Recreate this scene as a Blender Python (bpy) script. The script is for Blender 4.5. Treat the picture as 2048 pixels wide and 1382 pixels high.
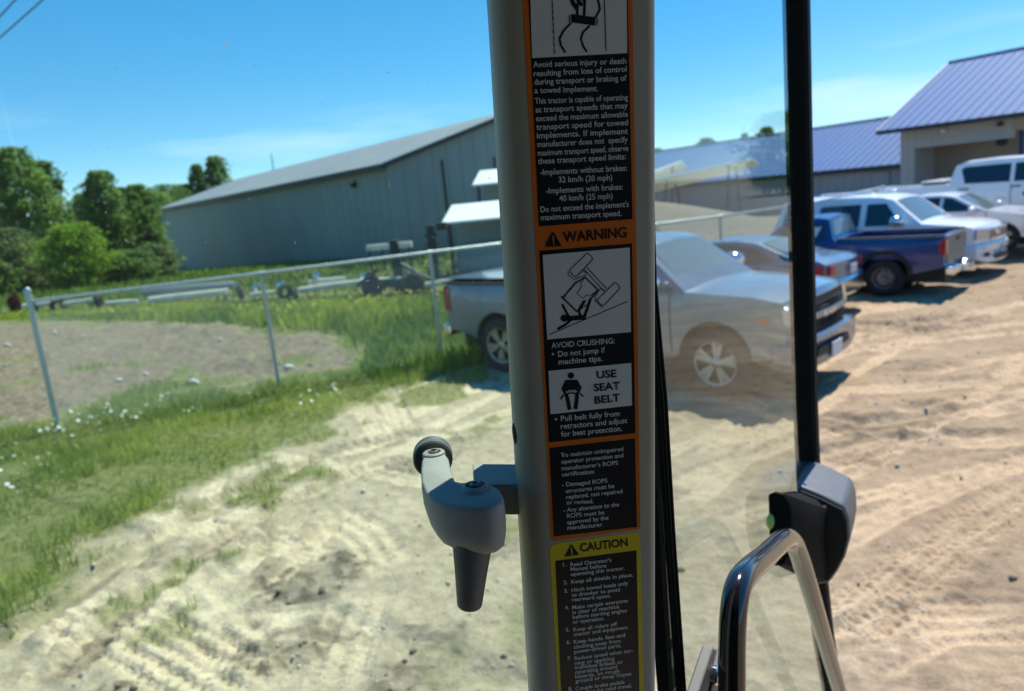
import bpy, bmesh, math, random
import numpy as np
from mathutils import Vector, Matrix
from math import radians, sin, cos, tan, pi, hypot, atan2, sqrt

for o in list(bpy.data.objects): bpy.data.objects.remove(o)
scene = bpy.context.scene
COL = scene.collection
random.seed(7); RNG = np.random.default_rng(7)

# ------------------------------------------------------------------ camera
TH, PH, F_PX, EYE = radians(11.3), radians(5.6), 1480.0, 2.63
FW = Vector((0, cos(TH), -sin(TH)))
R0 = Vector((1, 0, 0)); U0 = Vector((0, sin(TH), cos(TH)))
RT = R0*cos(PH) - U0*sin(PH)
UP = U0*cos(PH) + R0*sin(PH)
CAM = Vector((0, 0, EYE))
cd = bpy.data.cameras.new('camera')
cam = bpy.data.objects.new('camera', cd); COL.objects.link(cam)
cam.matrix_world = Matrix(((RT.x, UP.x, -FW.x, CAM.x), (RT.y, UP.y, -FW.y, CAM.y), (RT.z, UP.z, -FW.z, CAM.z), (0, 0, 0, 1)))
cd.sensor_width = 36; cd.lens = 36*F_PX/2048
cd.clip_start = 0.02; cd.clip_end = 8000
cd.dof.use_dof = True; cd.dof.focus_distance = 0.575; cd.dof.aperture_fstop = 8.6
scene.camera = cam

# ------------------------------------------------------------------ sky and sun
SUN_EL, SUN_AZ = radians(58), radians(35)          # azimuth clockwise from +Y
w = bpy.data.worlds.new('World'); scene.world = w; w.use_nodes = True
nt = w.node_tree; nt.nodes.clear()
def N(t, typ, **kw):
    n = t.nodes.new(typ)
    for k, v in kw.items(): setattr(n, k, v)
    return n
sky = N(nt, 'ShaderNodeTexSky', sky_type='NISHITA', sun_disc=False, sun_elevation=SUN_EL, sun_rotation=SUN_AZ,
        air_density=.65, dust_density=0.0, ozone_density=5.0)
tc = N(nt, 'ShaderNodeTexCoord')
mp = N(nt, 'ShaderNodeMapping'); mp.inputs['Scale'].default_value = (2.2, 2.2, 15)
nz = N(nt, 'ShaderNodeTexNoise'); nz.inputs['Scale'].default_value = 1.6; nz.inputs['Detail'].default_value = 5
rp = N(nt, 'ShaderNodeValToRGB'); rp.color_ramp.elements[0].position = .52; rp.color_ramp.elements[1].position = .74
sx = N(nt, 'ShaderNodeSeparateXYZ')
m1 = N(nt, 'ShaderNodeMapRange', interpolation_type='SMOOTHSTEP'); m1.inputs[1].default_value = .015; m1.inputs[2].default_value = .06
m2 = N(nt, 'ShaderNodeMapRange', interpolation_type='SMOOTHSTEP'); m2.inputs[1].default_value = .16; m2.inputs[2].default_value = .09
mu = N(nt, 'ShaderNodeMath', operation='MULTIPLY'); mu2 = N(nt, 'ShaderNodeMath', operation='MULTIPLY')
mu3 = N(nt, 'ShaderNodeMath', operation='MULTIPLY'); mu3.inputs[1].default_value = .4
mix = N(nt, 'ShaderNodeMix', data_type='RGBA'); mix.inputs[7].default_value = (7.5, 8.0, 8.3, 1)
bg = N(nt, 'ShaderNodeBackground'); bg.inputs['Strength'].default_value = 0.095
wo = N(nt, 'ShaderNodeOutputWorld')
L = nt.links.new
L(tc.outputs['Generated'], mp.inputs[0]); L(mp.outputs[0], nz.inputs[0]); L(nz.outputs[0], rp.inputs[0])
L(tc.outputs['Generated'], sx.inputs[0]); L(sx.outputs[2], m1.inputs[0]); L(sx.outputs[2], m2.inputs[0])
L(m1.outputs[0], mu.inputs[0]); L(m2.outputs[0], mu.inputs[1]); L(mu.outputs[0], mu2.inputs[0]); L(rp.outputs[0], mu2.inputs[1])
hs = N(nt, 'ShaderNodeHueSaturation'); hs.inputs['Saturation'].default_value = 1.72; hs.inputs['Value'].default_value = 2.65
L(mu2.outputs[0], mu3.inputs[0]); L(mu3.outputs[0], mix.inputs[0]); gm = N(nt, 'ShaderNodeGamma'); gm.inputs[1].default_value = .58; L(sky.outputs[0], gm.inputs[0]); L(gm.outputs[0], hs.inputs['Color']); L(hs.outputs[0], mix.inputs[6])
L(mix.outputs[2], bg.inputs[0]); L(bg.outputs[0], wo.inputs[0])
sd = bpy.data.lights.new('sun', 'SUN'); sd.energy = 4.6; sd.angle = radians(.53); sd.color = (1, .95, .87)
sun = bpy.data.objects.new('sun', sd); COL.objects.link(sun)
SDIR = Vector((sin(SUN_AZ)*cos(SUN_EL), cos(SUN_AZ)*cos(SUN_EL), sin(SUN_EL)))
sun.rotation_euler = SDIR.to_track_quat('Z', 'Y').to_euler()
sun.location = (0, 0, 60)
scene.view_settings.view_transform = 'Standard'; scene.view_settings.look = 'None'
scene.view_settings.exposure = 0.66; scene.view_settings.gamma = 1
scene.view_settings.use_curve_mapping = False
scene.render.engine = 'CYCLES'
scene.cycles.transparent_max_bounces = 16; scene.cycles.max_bounces = 10

# ------------------------------------------------------------------ small geometry helpers
def ray(px, py):
    return FW + RT*((px-1024)/F_PX) - UP*((py-691)/F_PX)
def onz(px, py, z=0.0):
    d = ray(px, py); return CAM + d*((z-EYE)/d.z)
def onplane(px, py, P, n):
    d = ray(px, py); return CAM + d*((P-CAM).dot(n)/d.dot(n))
def at(px, py, depth):
    d = ray(px, py); return CAM + d*(depth/d.length) if False else CAM + d*depth

def tag(o, label=None, cat=None, group=None, kind=None):
    if label: o['label'] = label
    if cat: o['category'] = cat
    if group: o['group'] = group
    if kind: o['kind'] = kind
    return o
def thing(name, label, cat, loc=(0, 0, 0), rz=0.0, group=None):
    o = bpy.data.objects.new(name, None); COL.objects.link(o)
    o.location = loc; o.rotation_euler = (0, 0, rz); o.empty_display_size = .2
    return tag(o, label, cat, group)
def link(name, me, mat=None, parent=None, smooth=None):
    o = bpy.data.objects.new(name, me); COL.objects.link(o)
    if mat is not None and not me.materials:
        for m in (mat if isinstance(mat, (list, tuple)) else [mat]): me.materials.append(m)
    if parent is not None: o.parent = parent
    if smooth is not None:
        me.polygons.foreach_set('use_smooth', [True]*len(me.polygons))
        me.set_sharp_from_angle(angle=radians(smooth))
    return o
def copy_tree(o, parent=None):
    c = o.copy(); COL.objects.link(c)
    if parent is not None: c.parent = parent
    for ch in list(o.children): copy_tree(ch, c)
    return c

class MB:
    """collects simple shapes into one mesh"""
    def __init__(s): s.v = []; s.f = []; s.m = []; s.cur = 0
    def add(s, vs, fs):
        b = len(s.v); s.v += [tuple(v) for v in vs]
        for f in fs: s.f.append([b+i for i in f]); s.m.append(s.cur)
        return s
    def box(s, lo, hi, M=None):
        (a, b, c), (d, e, f) = lo, hi
        vs = [Vector(p) for p in ((a,b,c),(d,b,c),(d,e,c),(a,e,c),(a,b,f),(d,b,f),(d,e,f),(a,e,f))]
        if M is not None: vs = [M @ p for p in vs]
        return s.add(vs, [(0,3,2,1),(4,5,6,7),(0,1,5,4),(1,2,6,5),(2,3,7,6),(3,0,4,7)])
    def ring_loft(s, rings, cap=True, close=True):
        n = len(rings[0]); b = len(s.v)
        for r in rings: s.v += [tuple(p) for p in r]
        for i in range(len(rings)-1):
            for j in range(n if close else n-1):
                k = (j+1) % n
                s.f.append([b+i*n+j, b+i*n+k, b+(i+1)*n+k, b+(i+1)*n+j]); s.m.append(s.cur)
        if cap:
            s.f.append([b+j for j in range(n)][::-1]); s.m.append(s.cur)
            e = b+(len(rings)-1)*n
            s.f.append([e+j for j in range(n)]); s.m.append(s.cur)
        return s
    def tube(s, pts, r, n=8, cap=True):
        pts = [Vector(p) for p in pts]; rs = r if isinstance(r, (list, tuple)) else [r]*len(pts)
        t0 = (pts[1]-pts[0]).normalized()
        u = t0.orthogonal().normalized(); rings = []
        for i, p in enumerate(pts):
            t = ((pts[min(i+1, len(pts)-1)]-p).normalized() + (p-pts[max(i-1, 0)]).normalized())
            t = t.normalized() if t.length > 1e-9 else t0
            u = (u - t*u.dot(t)).normalized(); v = t.cross(u)
            rings.append([p + (u*cos(2*pi*k/n)+v*sin(2*pi*k/n))*rs[i] for k in range(n)])
        return s.ring_loft(rings, cap)
    def lathe(s, prof, axis=(0, 0, 1), o=(0, 0, 0), n=24, cap=True):
        ax = Vector(axis).normalized(); u = ax.orthogonal().normalized(); v = ax.cross(u); o = Vector(o)
        return s.ring_loft([[o + ax*h + (u*cos(2*pi*k/n)+v*sin(2*pi*k/n))*r for k in range(n)] for r, h in prof], cap)
    def prism(s, poly, d):
        d = Vector(d); return s.ring_loft([[Vector(p) for p in poly], [Vector(p)+d for p in poly]])
    def mesh(s, name):
        me = bpy.data.meshes.new(name); me.from_pydata(s.v, [], s.f)
        if any(s.m): me.polygons.foreach_set('material_index', s.m)
        bm = bmesh.new(); bm.from_mesh(me); bmesh.ops.recalc_face_normals(bm, faces=bm.faces); bm.to_mesh(me); bm.free()
        me.update(); return me
    def build(s, name, mat, parent=None, smooth=None, bevel=0, seg=2, bang=30):
        o = link(name, s.mesh(name), mat, parent, smooth)
        if bevel:
            b = o.modifiers.new('bevel', 'BEVEL'); b.width = bevel; b.segments = seg; b.limit_method = 'ANGLE'; b.angle_limit = radians(bang)
        return o

# ------------------------------------------------------------------ materials
def mat(name, col, rough=.5, metal=0.0, coat=0.0, var=0.0, vscale=8.0, bump=0.0, bscale=60.0, spec=.5, bdist=.01):
    m = bpy.data.materials.new(name); m.use_nodes = True
    t = m.node_tree; p = t.nodes['Principled BSDF']
    p.inputs['Base Color'].default_value = (*col, 1); p.inputs['Roughness'].default_value = rough
    p.inputs['Metallic'].default_value = metal; p.inputs['Coat Weight'].default_value = coat
    p.inputs['Coat Roughness'].default_value = .04; p.inputs['Specular IOR Level'].default_value = spec
    if var or bump:
        tcn = N(t, 'ShaderNodeTexCoord')
    if var:
        n = N(t, 'ShaderNodeTexNoise'); n.inputs['Scale'].default_value = vscale; n.inputs['Detail'].default_value = 6
        mr = N(t, 'ShaderNodeMapRange'); mr.inputs[1].default_value = .25; mr.inputs[2].default_value = .75
        mr.inputs[3].default_value = 1-var; mr.inputs[4].default_value = 1+var
        mx = N(t, 'ShaderNodeMix', data_type='RGBA', blend_type='MULTIPLY'); mx.inputs[0].default_value = 1
        mx.inputs[6].default_value = (*col, 1)
        t.links.new(tcn.outputs['Object'], n.inputs[0]); t.links.new(n.outputs[0], mr.inputs[0])
        t.links.new(mr.outputs[0], mx.inputs[7]); t.links.new(mx.outputs[2], p.inputs['Base Color'])
        m2_ = N(t, 'ShaderNodeMapRange'); m2_.inputs[3].default_value = max(.02, rough-.12*min(1, var*4)); m2_.inputs[4].default_value = min(1, rough+.12*min(1, var*4))
        t.links.new(n.outputs[0], m2_.inputs[0]); t.links.new(m2_.outputs[0], p.inputs['Roughness'])
    if bump:
        n = N(t, 'ShaderNodeTexNoise'); n.inputs['Scale'].default_value = bscale; n.inputs['Detail'].default_value = 3
        b = N(t, 'ShaderNodeBump'); b.inputs['Strength'].default_value = bump; b.inputs['Distance'].default_value = bdist
        t.links.new(tcn.outputs['Object'], n.inputs[0]); t.links.new(n.outputs[0], b.inputs['Height']); t.links.new(b.outputs[0], p.inputs['Normal'])
    return m

def leafmat(name, c0, c1, trans=.35):
    m = bpy.data.materials.new(name); m.use_nodes = True
    t = m.node_tree; t.nodes.clear()
    a = N(t, 'ShaderNodeAttribute', attribute_name='tint')
    r = N(t, 'ShaderNodeMix', data_type='RGBA'); r.inputs[6].default_value = (*c0, 1); r.inputs[7].default_value = (*c1, 1)
    d = N(t, 'ShaderNodeBsdfPrincipled'); d.inputs['Roughness'].default_value = .55; d.inputs['Specular IOR Level'].default_value = .3
    tr = N(t, 'ShaderNodeBsdfTranslucent'); ms = N(t, 'ShaderNodeMixShader'); ms.inputs[0].default_value = trans
    o = N(t, 'ShaderNodeOutputMaterial')
    t.links.new(a.outputs['Fac'], r.inputs[0]); t.links.new(r.outputs[2], d.inputs['Base Color']); t.links.new(r.outputs[2], tr.inputs[0])
    t.links.new(d.outputs[0], ms.inputs[1]); t.links.new(tr.outputs[0], ms.inputs[2]); t.links.new(ms.outputs[0], o.inputs[0])
    return m

def glassmat(name, tint, dust=0.0, ior=1.5, gl=1.0):
    """thin sheet glass: clear transmission with a body tint, Fresnel mirror, specks of dust on it"""
    m = bpy.data.materials.new(name); m.use_nodes = True
    t = m.node_tree; t.nodes.clear(); lk = t.links.new
    tr = N(t, 'ShaderNodeBsdfTransparent'); tr.inputs[0].default_value = (*tint, 1)
    g = N(t, 'ShaderNodeBsdfGlossy'); g.inputs['Roughness'].default_value = .015; g.inputs['Color'].default_value = (.93, .98, .97, 1)
    fr = N(t, 'ShaderNodeFresnel'); fr.inputs[0].default_value = ior
    mg = N(t, 'ShaderNodeMath', operation='MULTIPLY'); mg.inputs[1].default_value = gl
    ms = N(t, 'ShaderNodeMixShader'); o = N(t, 'ShaderNodeOutputMaterial')
    geo = N(t, 'ShaderNodeNewGeometry'); inv = N(t, 'ShaderNodeMath', operation='SUBTRACT'); inv.inputs[0].default_value = 1
    fro = N(t, 'ShaderNodeMath', operation='MULTIPLY'); lk(geo.outputs['Backfacing'], inv.inputs[1]); lk(inv.outputs[0], fro.inputs[0]); lk(fr.outputs[0], fro.inputs[1])
    lk(fro.outputs[0], mg.inputs[0]); lk(mg.outputs[0], ms.inputs[0]); lk(tr.outputs[0], ms.inputs[1]); lk(g.outputs[0], ms.inputs[2])
    out = ms
    if dust:
        tcn = N(t, 'ShaderNodeTexCoord')
        wn = N(t, 'ShaderNodeTexNoise'); wn.inputs['Scale'].default_value = 260; wn.inputs['Detail'].default_value = 2
        ad = N(t, 'ShaderNodeMix', data_type='VECTOR'); ad.inputs[0].default_value = .012
        vo = N(t, 'ShaderNodeTexVoronoi'); vo.inputs['Scale'].default_value = 95
        sz = N(t, 'ShaderNodeSeparateColor')
        th = N(t, 'ShaderNodeMapRange'); th.inputs[1].default_value = .6; th.inputs[2].default_value = 1; th.inputs[3].default_value = 0; th.inputs[4].default_value = .10
        lt = N(t, 'ShaderNodeMath', operation='LESS_THAN')
        big = N(t, 'ShaderNodeTexNoise'); big.inputs['Scale'].default_value = 5
        film = N(t, 'ShaderNodeMapRange'); film.inputs[1].default_value = .35; film.inputs[2].default_value = .8; film.inputs[3].default_value = .008; film.inputs[4].default_value = .03
        mx = N(t, 'ShaderNodeMath', operation='MULTIPLY_ADD'); mx.inputs[1].default_value = dust
        lk(tcn.outputs['Object'], wn.inputs[0]); lk(tcn.outputs['Object'], ad.inputs[4]); lk(wn.outputs[1], ad.inputs[5])
        lk(ad.outputs[1], vo.inputs[0]); lk(vo.outputs['Color'], sz.inputs[0]); lk(sz.outputs[0], th.inputs[0])
        lk(vo.outputs['Distance'], lt.inputs[0]); lk(th.outputs[0], lt.inputs[1])
        lk(tcn.outputs['Object'], big.inputs[0]); lk(big.outputs[0], film.inputs[0])
        lk(lt.outputs[0], mx.inputs[0]); lk(film.outputs[0], mx.inputs[2])
        df = N(t, 'ShaderNodeBsdfDiffuse'); df.inputs[0].default_value = (.45, .45, .42, 1)
        tl = N(t, 'ShaderNodeBsdfTranslucent'); tl.inputs[0].default_value = (.45, .45, .42, 1)
        m3 = N(t, 'ShaderNodeMixShader'); m3.inputs[0].default_value = .5
        lk(df.outputs[0], m3.inputs[1]); lk(tl.outputs[0], m3.inputs[2])
        m4 = N(t, 'ShaderNodeMixShader'); lk(mx.outputs[0], m4.inputs[0]); lk(ms.outputs[0], m4.inputs[1]); lk(m3.outputs[0], m4.inputs[2])
        out = m4
    lk(out.outputs[0], o.inputs[0])
    return m

M = {}
M['rubber'] = mat('rubber', (.018, .018, .018), .85, var=.2, vscale=30)
M['frame_black'] = mat('frame_black', (.004, .005, .005), .75, spec=.12, var=.1, vscale=20)
M['black_trim'] = mat('black_trim', (.007, .008, .008), .6, var=.15, vscale=20, bump=.1, bscale=900, bdist=.001)
M['chrome'] = mat('chrome', (.75, .75, .76), .12, metal=1, var=.05)
M['rim_chrome'] = mat('dusty_chrome', (.34, .345, .36), .38, metal=1, var=.12, vscale=10)
M['alloy'] = mat('alloy', (.62, .63, .65), .25, metal=1, var=.08)
M['steel'] = mat('steel_wheel', (.20, .19, .18), .45, metal=.6, var=.2)
M['carglass'] = mat('vehicle_glass', (.012, .018, .028), .03, spec=.8)
M['windscreen'] = mat('windscreen_glass', (.13, .17, .18), .03, spec=1.0)  # pale base colour stands for sky reflected in the glass
M['red_lens'] = mat('red_lens', (.35, .01, .012), .12, coat=1)
M['amber_lens'] = mat('amber_lens', (.6, .12, .01), .15, coat=1)
M['clear_lens'] = mat('clear_lens', (.45, .48, .5), .1, metal=.5, coat=1)
M['white_paint'] = mat('white_paint', (.76, .77, .78), .3, coat=.8, var=.03)
M['pearl_paint'] = mat('pearl_paint', (.66, .64, .64), .28, metal=.1, coat=.9, var=.03)
M['silver_paint'] = mat('silver_paint', (.17, .195, .24), .30, metal=.5, coat=.9, var=.06, vscale=3)
M['navy_paint'] = mat('navy_paint', (.005, .035, .15), .25, metal=.0, coat=.5, var=.08, vscale=3)
M['bluegrey_paint'] = mat('bluegrey_paint', (.13, .17, .225), .3, metal=.4, coat=.9, var=.05)
M['plate'] = mat('licence_plate', (.6, .62, .66), .4, var=.1, vscale=12)
M['galv'] = mat('galvanised_steel', (.46, .50, .50), .42, metal=.6, var=.12, vscale=14)
M['barn_wall'] = mat('grey_siding', (.255, .285, .285), .55, metal=.1, var=.12, vscale=.35)
M['barn_roof'] = mat('grey_metal_roof', (.27, .27, .265), .5, metal=.15, var=.1, vscale=.3)
M['blue_roof'] = mat('blue_metal_roof', (.055, .145, .33), .68, spec=.2, var=.07, vscale=.4)
M['white_roof'] = mat('white_metal_roof', (.80, .82, .82), .35, var=.05, vscale=.5)
M['beige_siding'] = mat('beige_siding', (.42, .40, .37), .6, var=.08, vscale=.6)
M['porch_wall'] = mat('tan_porch_wall', (.36, .29, .22), .7, var=.1, vscale=.7)
M['grey_siding'] = mat('pale_grey_siding', (.27, .30, .32), .5, var=.1, vscale=.5)
M['dark_trim'] = mat('dark_eave_trim', (.02, .022, .03), .5, var=.1)
M['navy_post'] = mat('navy_post_paint', (.015, .02, .06), .5, var=.1)
M['timber'] = mat('weathered_timber', (.72, .65, .53), .8, var=.25, vscale=3, bump=.3, bscale=20)
M['concrete'] = mat('pale_concrete', (.50, .48, .44), .8, var=.2, vscale=3, bump=.3, bscale=25)
M['stone'] = mat('pale_stone', (.52, .49, .44), .85, var=.25, vscale=6, bump=.4, bscale=18)
M['bark'] = mat('bark', (.09, .07, .05), .9, var=.35, vscale=5, bump=.6, bscale=22, bdist=.05)
M['clod'] = mat('moist_soil', (.20, .16, .12), .95, var=.4, vscale=12, bump=.5, bscale=40)
M['cable'] = mat('cable', (.03, .035, .04), .6, var=.1)
# cab
M['pillar'] = mat('grey_green_cab_paint', (.35, .33, .255), .5, var=.05, vscale=25, bump=.06, bscale=1400, bdist=.0006)
M['casting'] = mat('grey_moulded_plastic', (.31, .31, .29), .6, var=.07, vscale=60, bump=.18, bscale=900, bdist=.0008)
M['grip'] = mat('dark_grey_grip', (.11, .115, .115), .5, var=.08, vscale=60, bump=.15, bscale=1100, bdist=.0008)
M['cab_dark'] = mat('dark_cab_lining', (.035, .035, .033), .8, var=.15, vscale=12, bump=.2, bscale=300)
M['gloss_black'] = mat('gloss_black_tube', (.010, .010, .011), .13, coat=.6, spec=.5)
M['latch_grey'] = mat('latch_grey_plastic', (.105, .11, .122), .5, var=.08, vscale=60, bump=.15, bscale=900, bdist=.001)
M['lever'] = mat('yellow_green_lever', (.40, .55, .13), .35, var=.06)
M['decal_orange'] = mat('orange_print', (.62, .15, .015), .32, var=.05, vscale=40)
M['decal_yellow'] = mat('yellow_print', (.66, .52, .02), .32, var=.05, vscale=40)
M['decal_black'] = mat('black_print', (.010, .011, .014), .30, var=.1, vscale=40)
M['decal_white'] = mat('white_print', (.62, .66, .62), .35, var=.04, vscale=40)
M['side_glass'] = glassmat('side_window_glass', (.915, .99, .93), dust=.75)
M['door_glass'] = glassmat('door_glass', (.88, .955, .93), dust=0.0, gl=.75)
# ------------------------------------------------------------------ terrain
def ss(x, a, b):
    t = np.clip((x-a)/(b-a), 0, 1); return t*t*(3-2*t)
def vnoise(x, y, seed=0):
    xi = np.floor(x).astype(np.int64); yi = np.floor(y).astype(np.int64); fx = x-xi; fy = y-yi
    def h(a, b):
        n = (a*374761393 + b*668265263 + seed*974711) & 0x7fffffff
        n = ((n ^ (n >> 13))*1274126177) & 0x7fffffff
        return ((n ^ (n >> 16)) & 0xffff)/65535.0
    u = fx*fx*(3-2*fx); v = fy*fy*(3-2*fy)
    return (h(xi, yi)*(1-u)+h(xi+1, yi)*u)*(1-v) + (h(xi, yi+1)*(1-u)+h(xi+1, yi+1)*u)*v
def fbm(x, y, o=4, seed=0):
    s = 0; a = .5
    for i in range(o): s = s + a*vnoise(x*2**i, y*2**i, seed+i*17); a *= .5
    return s/(1-.5**o)
def interp(x, xs, ys): return np.interp(x, xs, ys)
def xverge(y): return interp(y, [2, 4.6, 6.2, 7.1, 8.6, 11.2, 12.3, 14, 20, 26, 40, 60], [-4.7, -3.75, -3.9, -3.7, -2.75, -1.3, .2, 1.5, 2, 2.5, 4, 6])
def yfence(x): return 10.2 + (x+6.5)*.49
def yfar(x): return interp(x, [-40, -16.75, -8, -3.98, -2.9, -2.5], [34, 26, 19.8, 16.2, 14.2, 11])
LOGA, LOGB = CAM+ray(60, 606)*28.9, CAM+ray(900, 565)*22.4
def ylog(x): return LOGB.y + (x-LOGB.x)*(LOGA.y-LOGB.y)/(LOGA.x-LOGB.x)
def zones(x, y):
    n = fbm(x*.9, y*.9, 4, 3)-.5; n2 = fbm(x*3.1, y*3.1, 3, 9)-.5
    g = ss(xverge(y) + n*1.6 + n2*.5 - x, -.25, .45)
    f = ss(y - yfence(x) - .75 + n*1.2, -.25, .35)*ss(yfar(x) - y + n*3.2 + n2*1.2, -.3, .5)
    f = f*(1-.9*ss(fbm(x*.8+20, y*.8, 4, 29), .62, .70))
    g = g*(1-f)
    patch = ss(fbm(x*.8+3, y*.8, 4, 21) + .35*n2, .60, .70)*ss(x, -6, -3)*ss(1.5-x, 0, 2)*ss(y, 3, 5)*ss(13-y, 0, 2)
    g = np.maximum(g, patch*.75)
    grav = ss(y, 15, 26)*ss(x, 1.5, 5)
    g = np.maximum(g, .9*ss(y+n*5, 33, 37)*ss(x, 1.5, 5)*ss(15-x-.35*(y-26), 0, 5)); grav = grav*(1-g)
    return np.clip(g, 0, 1), f, grav

def P2(*pts): return [tuple(onz(px, py)[:2]) for px, py in pts]
TRACKS = [  # pixels on the ground they were measured at, width m, depth m, lug height m, lug spacing m, herringbone, ribs
    (P2((120, 1205), (330, 1290), (520, 1400)), .62, .030, .022, .10, .9, 5),
    (P2((300, 1130), (430, 1240), (560, 1400)), .50, .022, .012, .07, .5, 3),
    (P2((420, 1235), (560, 1250), (760, 1245)), .42, .020, .006, .07, .3, 3),
    (P2((745, 1165), (700, 1270), (655, 1400)), .40, .022, .014, .07, .5, 3),
    (P2((80, 1400), (150, 1290), (200, 1215)), .45, .022, .016, .08, .6, 3),
    (P2((640, 1010), (740, 1070), (800, 1150)), .42, .022, .012, .08, .6, 3),
    (P2((2090, 960), (1900, 1080), (1640, 1290)), .46, .028, .020, .085, .8, 3),
    (P2((-60, 1330), (180, 1170), (420, 1010), (640, 915), (900, 850)), .34, .075, .004, .09, .2, 2),
    (P2((60, 1400), (300, 1180), (520, 1030), (760, 925), (1000, 870)), .34, .065, .004, .09, .2, 2),
    (P2((420, 1195), (620, 1010)), .25, .045, .003, .09, .2, 2),
    (P2((500, 1210), (700, 1010)), .22, .05, .003, .09, .2, 2),
    (P2((1560, 830), (1720, 850), (1900, 830), (2100, 790)), .55, .06, .006, .10, .3, 3),
    (P2((1600, 930), (1780, 880), (1960, 880), (2100, 870)), .45, .05, .006, .10, .3, 3),
    (P2((1640, 640), (1850, 660), (2100, 620)), .5, .05, .0, .10, .3, 3),
    (P2((1650, 1330), (1850, 1240), (2100, 1230)), .5, .035, .010, .09, .5, 4),
]
_tr = random.Random(11)
for _i in range(34):
    lft = _i < 15
    x0_, y0_ = (_tr.uniform(-3.2, 2.5), _tr.uniform(4.2, 8.5)) if lft else (_tr.uniform(1.5, 8), _tr.uniform(4.5, 13))
    a_ = radians(_tr.uniform(20, 75) if lft and _i % 3 else _tr.uniform(100, 150) if lft else _tr.uniform(-12, 38)); cv = _tr.uniform(-.10, .10); Lt = _tr.uniform(3, 7)
    for off_ in ((0,) if _i % 2 else (0, 1.55)):
        P_ = []; xx_, yy_, aa_ = x0_-sin(a_)*off_, y0_+cos(a_)*off_, a_
        for _k in range(7):
            P_.append((xx_, yy_)); xx_ += cos(aa_)*Lt/6; yy_ += sin(aa_)*Lt/6; aa_ += cv*Lt/6
        TRACKS.append((P_, _tr.uniform(.24, .36), _tr.uniform(.015, .035), _tr.uniform(.005, .011), _tr.uniform(.06, .09), _tr.uniform(.3, .7), _tr.choice((3, 3, 4))))
DARK = [(onz(px, py), r, s) for px, py, r, s in ((640, 1150, .50, 1), (560, 1290, .45, .8), (840, 1345, .6, .8), (225, 1375, .25, 1),
        (480, 1230, .3, .35), (1000, 1330, .4, .6), (300, 1125, .3, .6), (470, 1075, .5, .5), (1740, 845, .45, .9), (1690, 915, .3, .7), (1880, 810, .4, .7), (1820, 735, .5, .6), (1950, 1160, .45, .5), (1800, 1330, .4, .5), (560, 990, .5, .5), (820, 935, .5, .5), (980, 1100, .4, .6), (1900, 640, .9, .7), (1740, 650, .8, .6))]
def zsoil(x, y):
    """broad ground form"""
    z = .35*ss(x, 5, 10)*ss(y, 17.5, 21.5)
    z = z - 1.3*ss(y, 36, 75)*ss(-x, -4, 12)
    z = z + 1.95*ss(y, 23, 35)*ss(x, 1.5, 5)*ss(14.5-x-.35*(y-26), 0, 6)*ss(60-y, 0, 12)
    g, f, gr = zones(x, y)
    z = z + .08*f*ss(y, 12, 17)*ss(26-y, 0, 6)
    return z, g, f, gr
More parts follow.
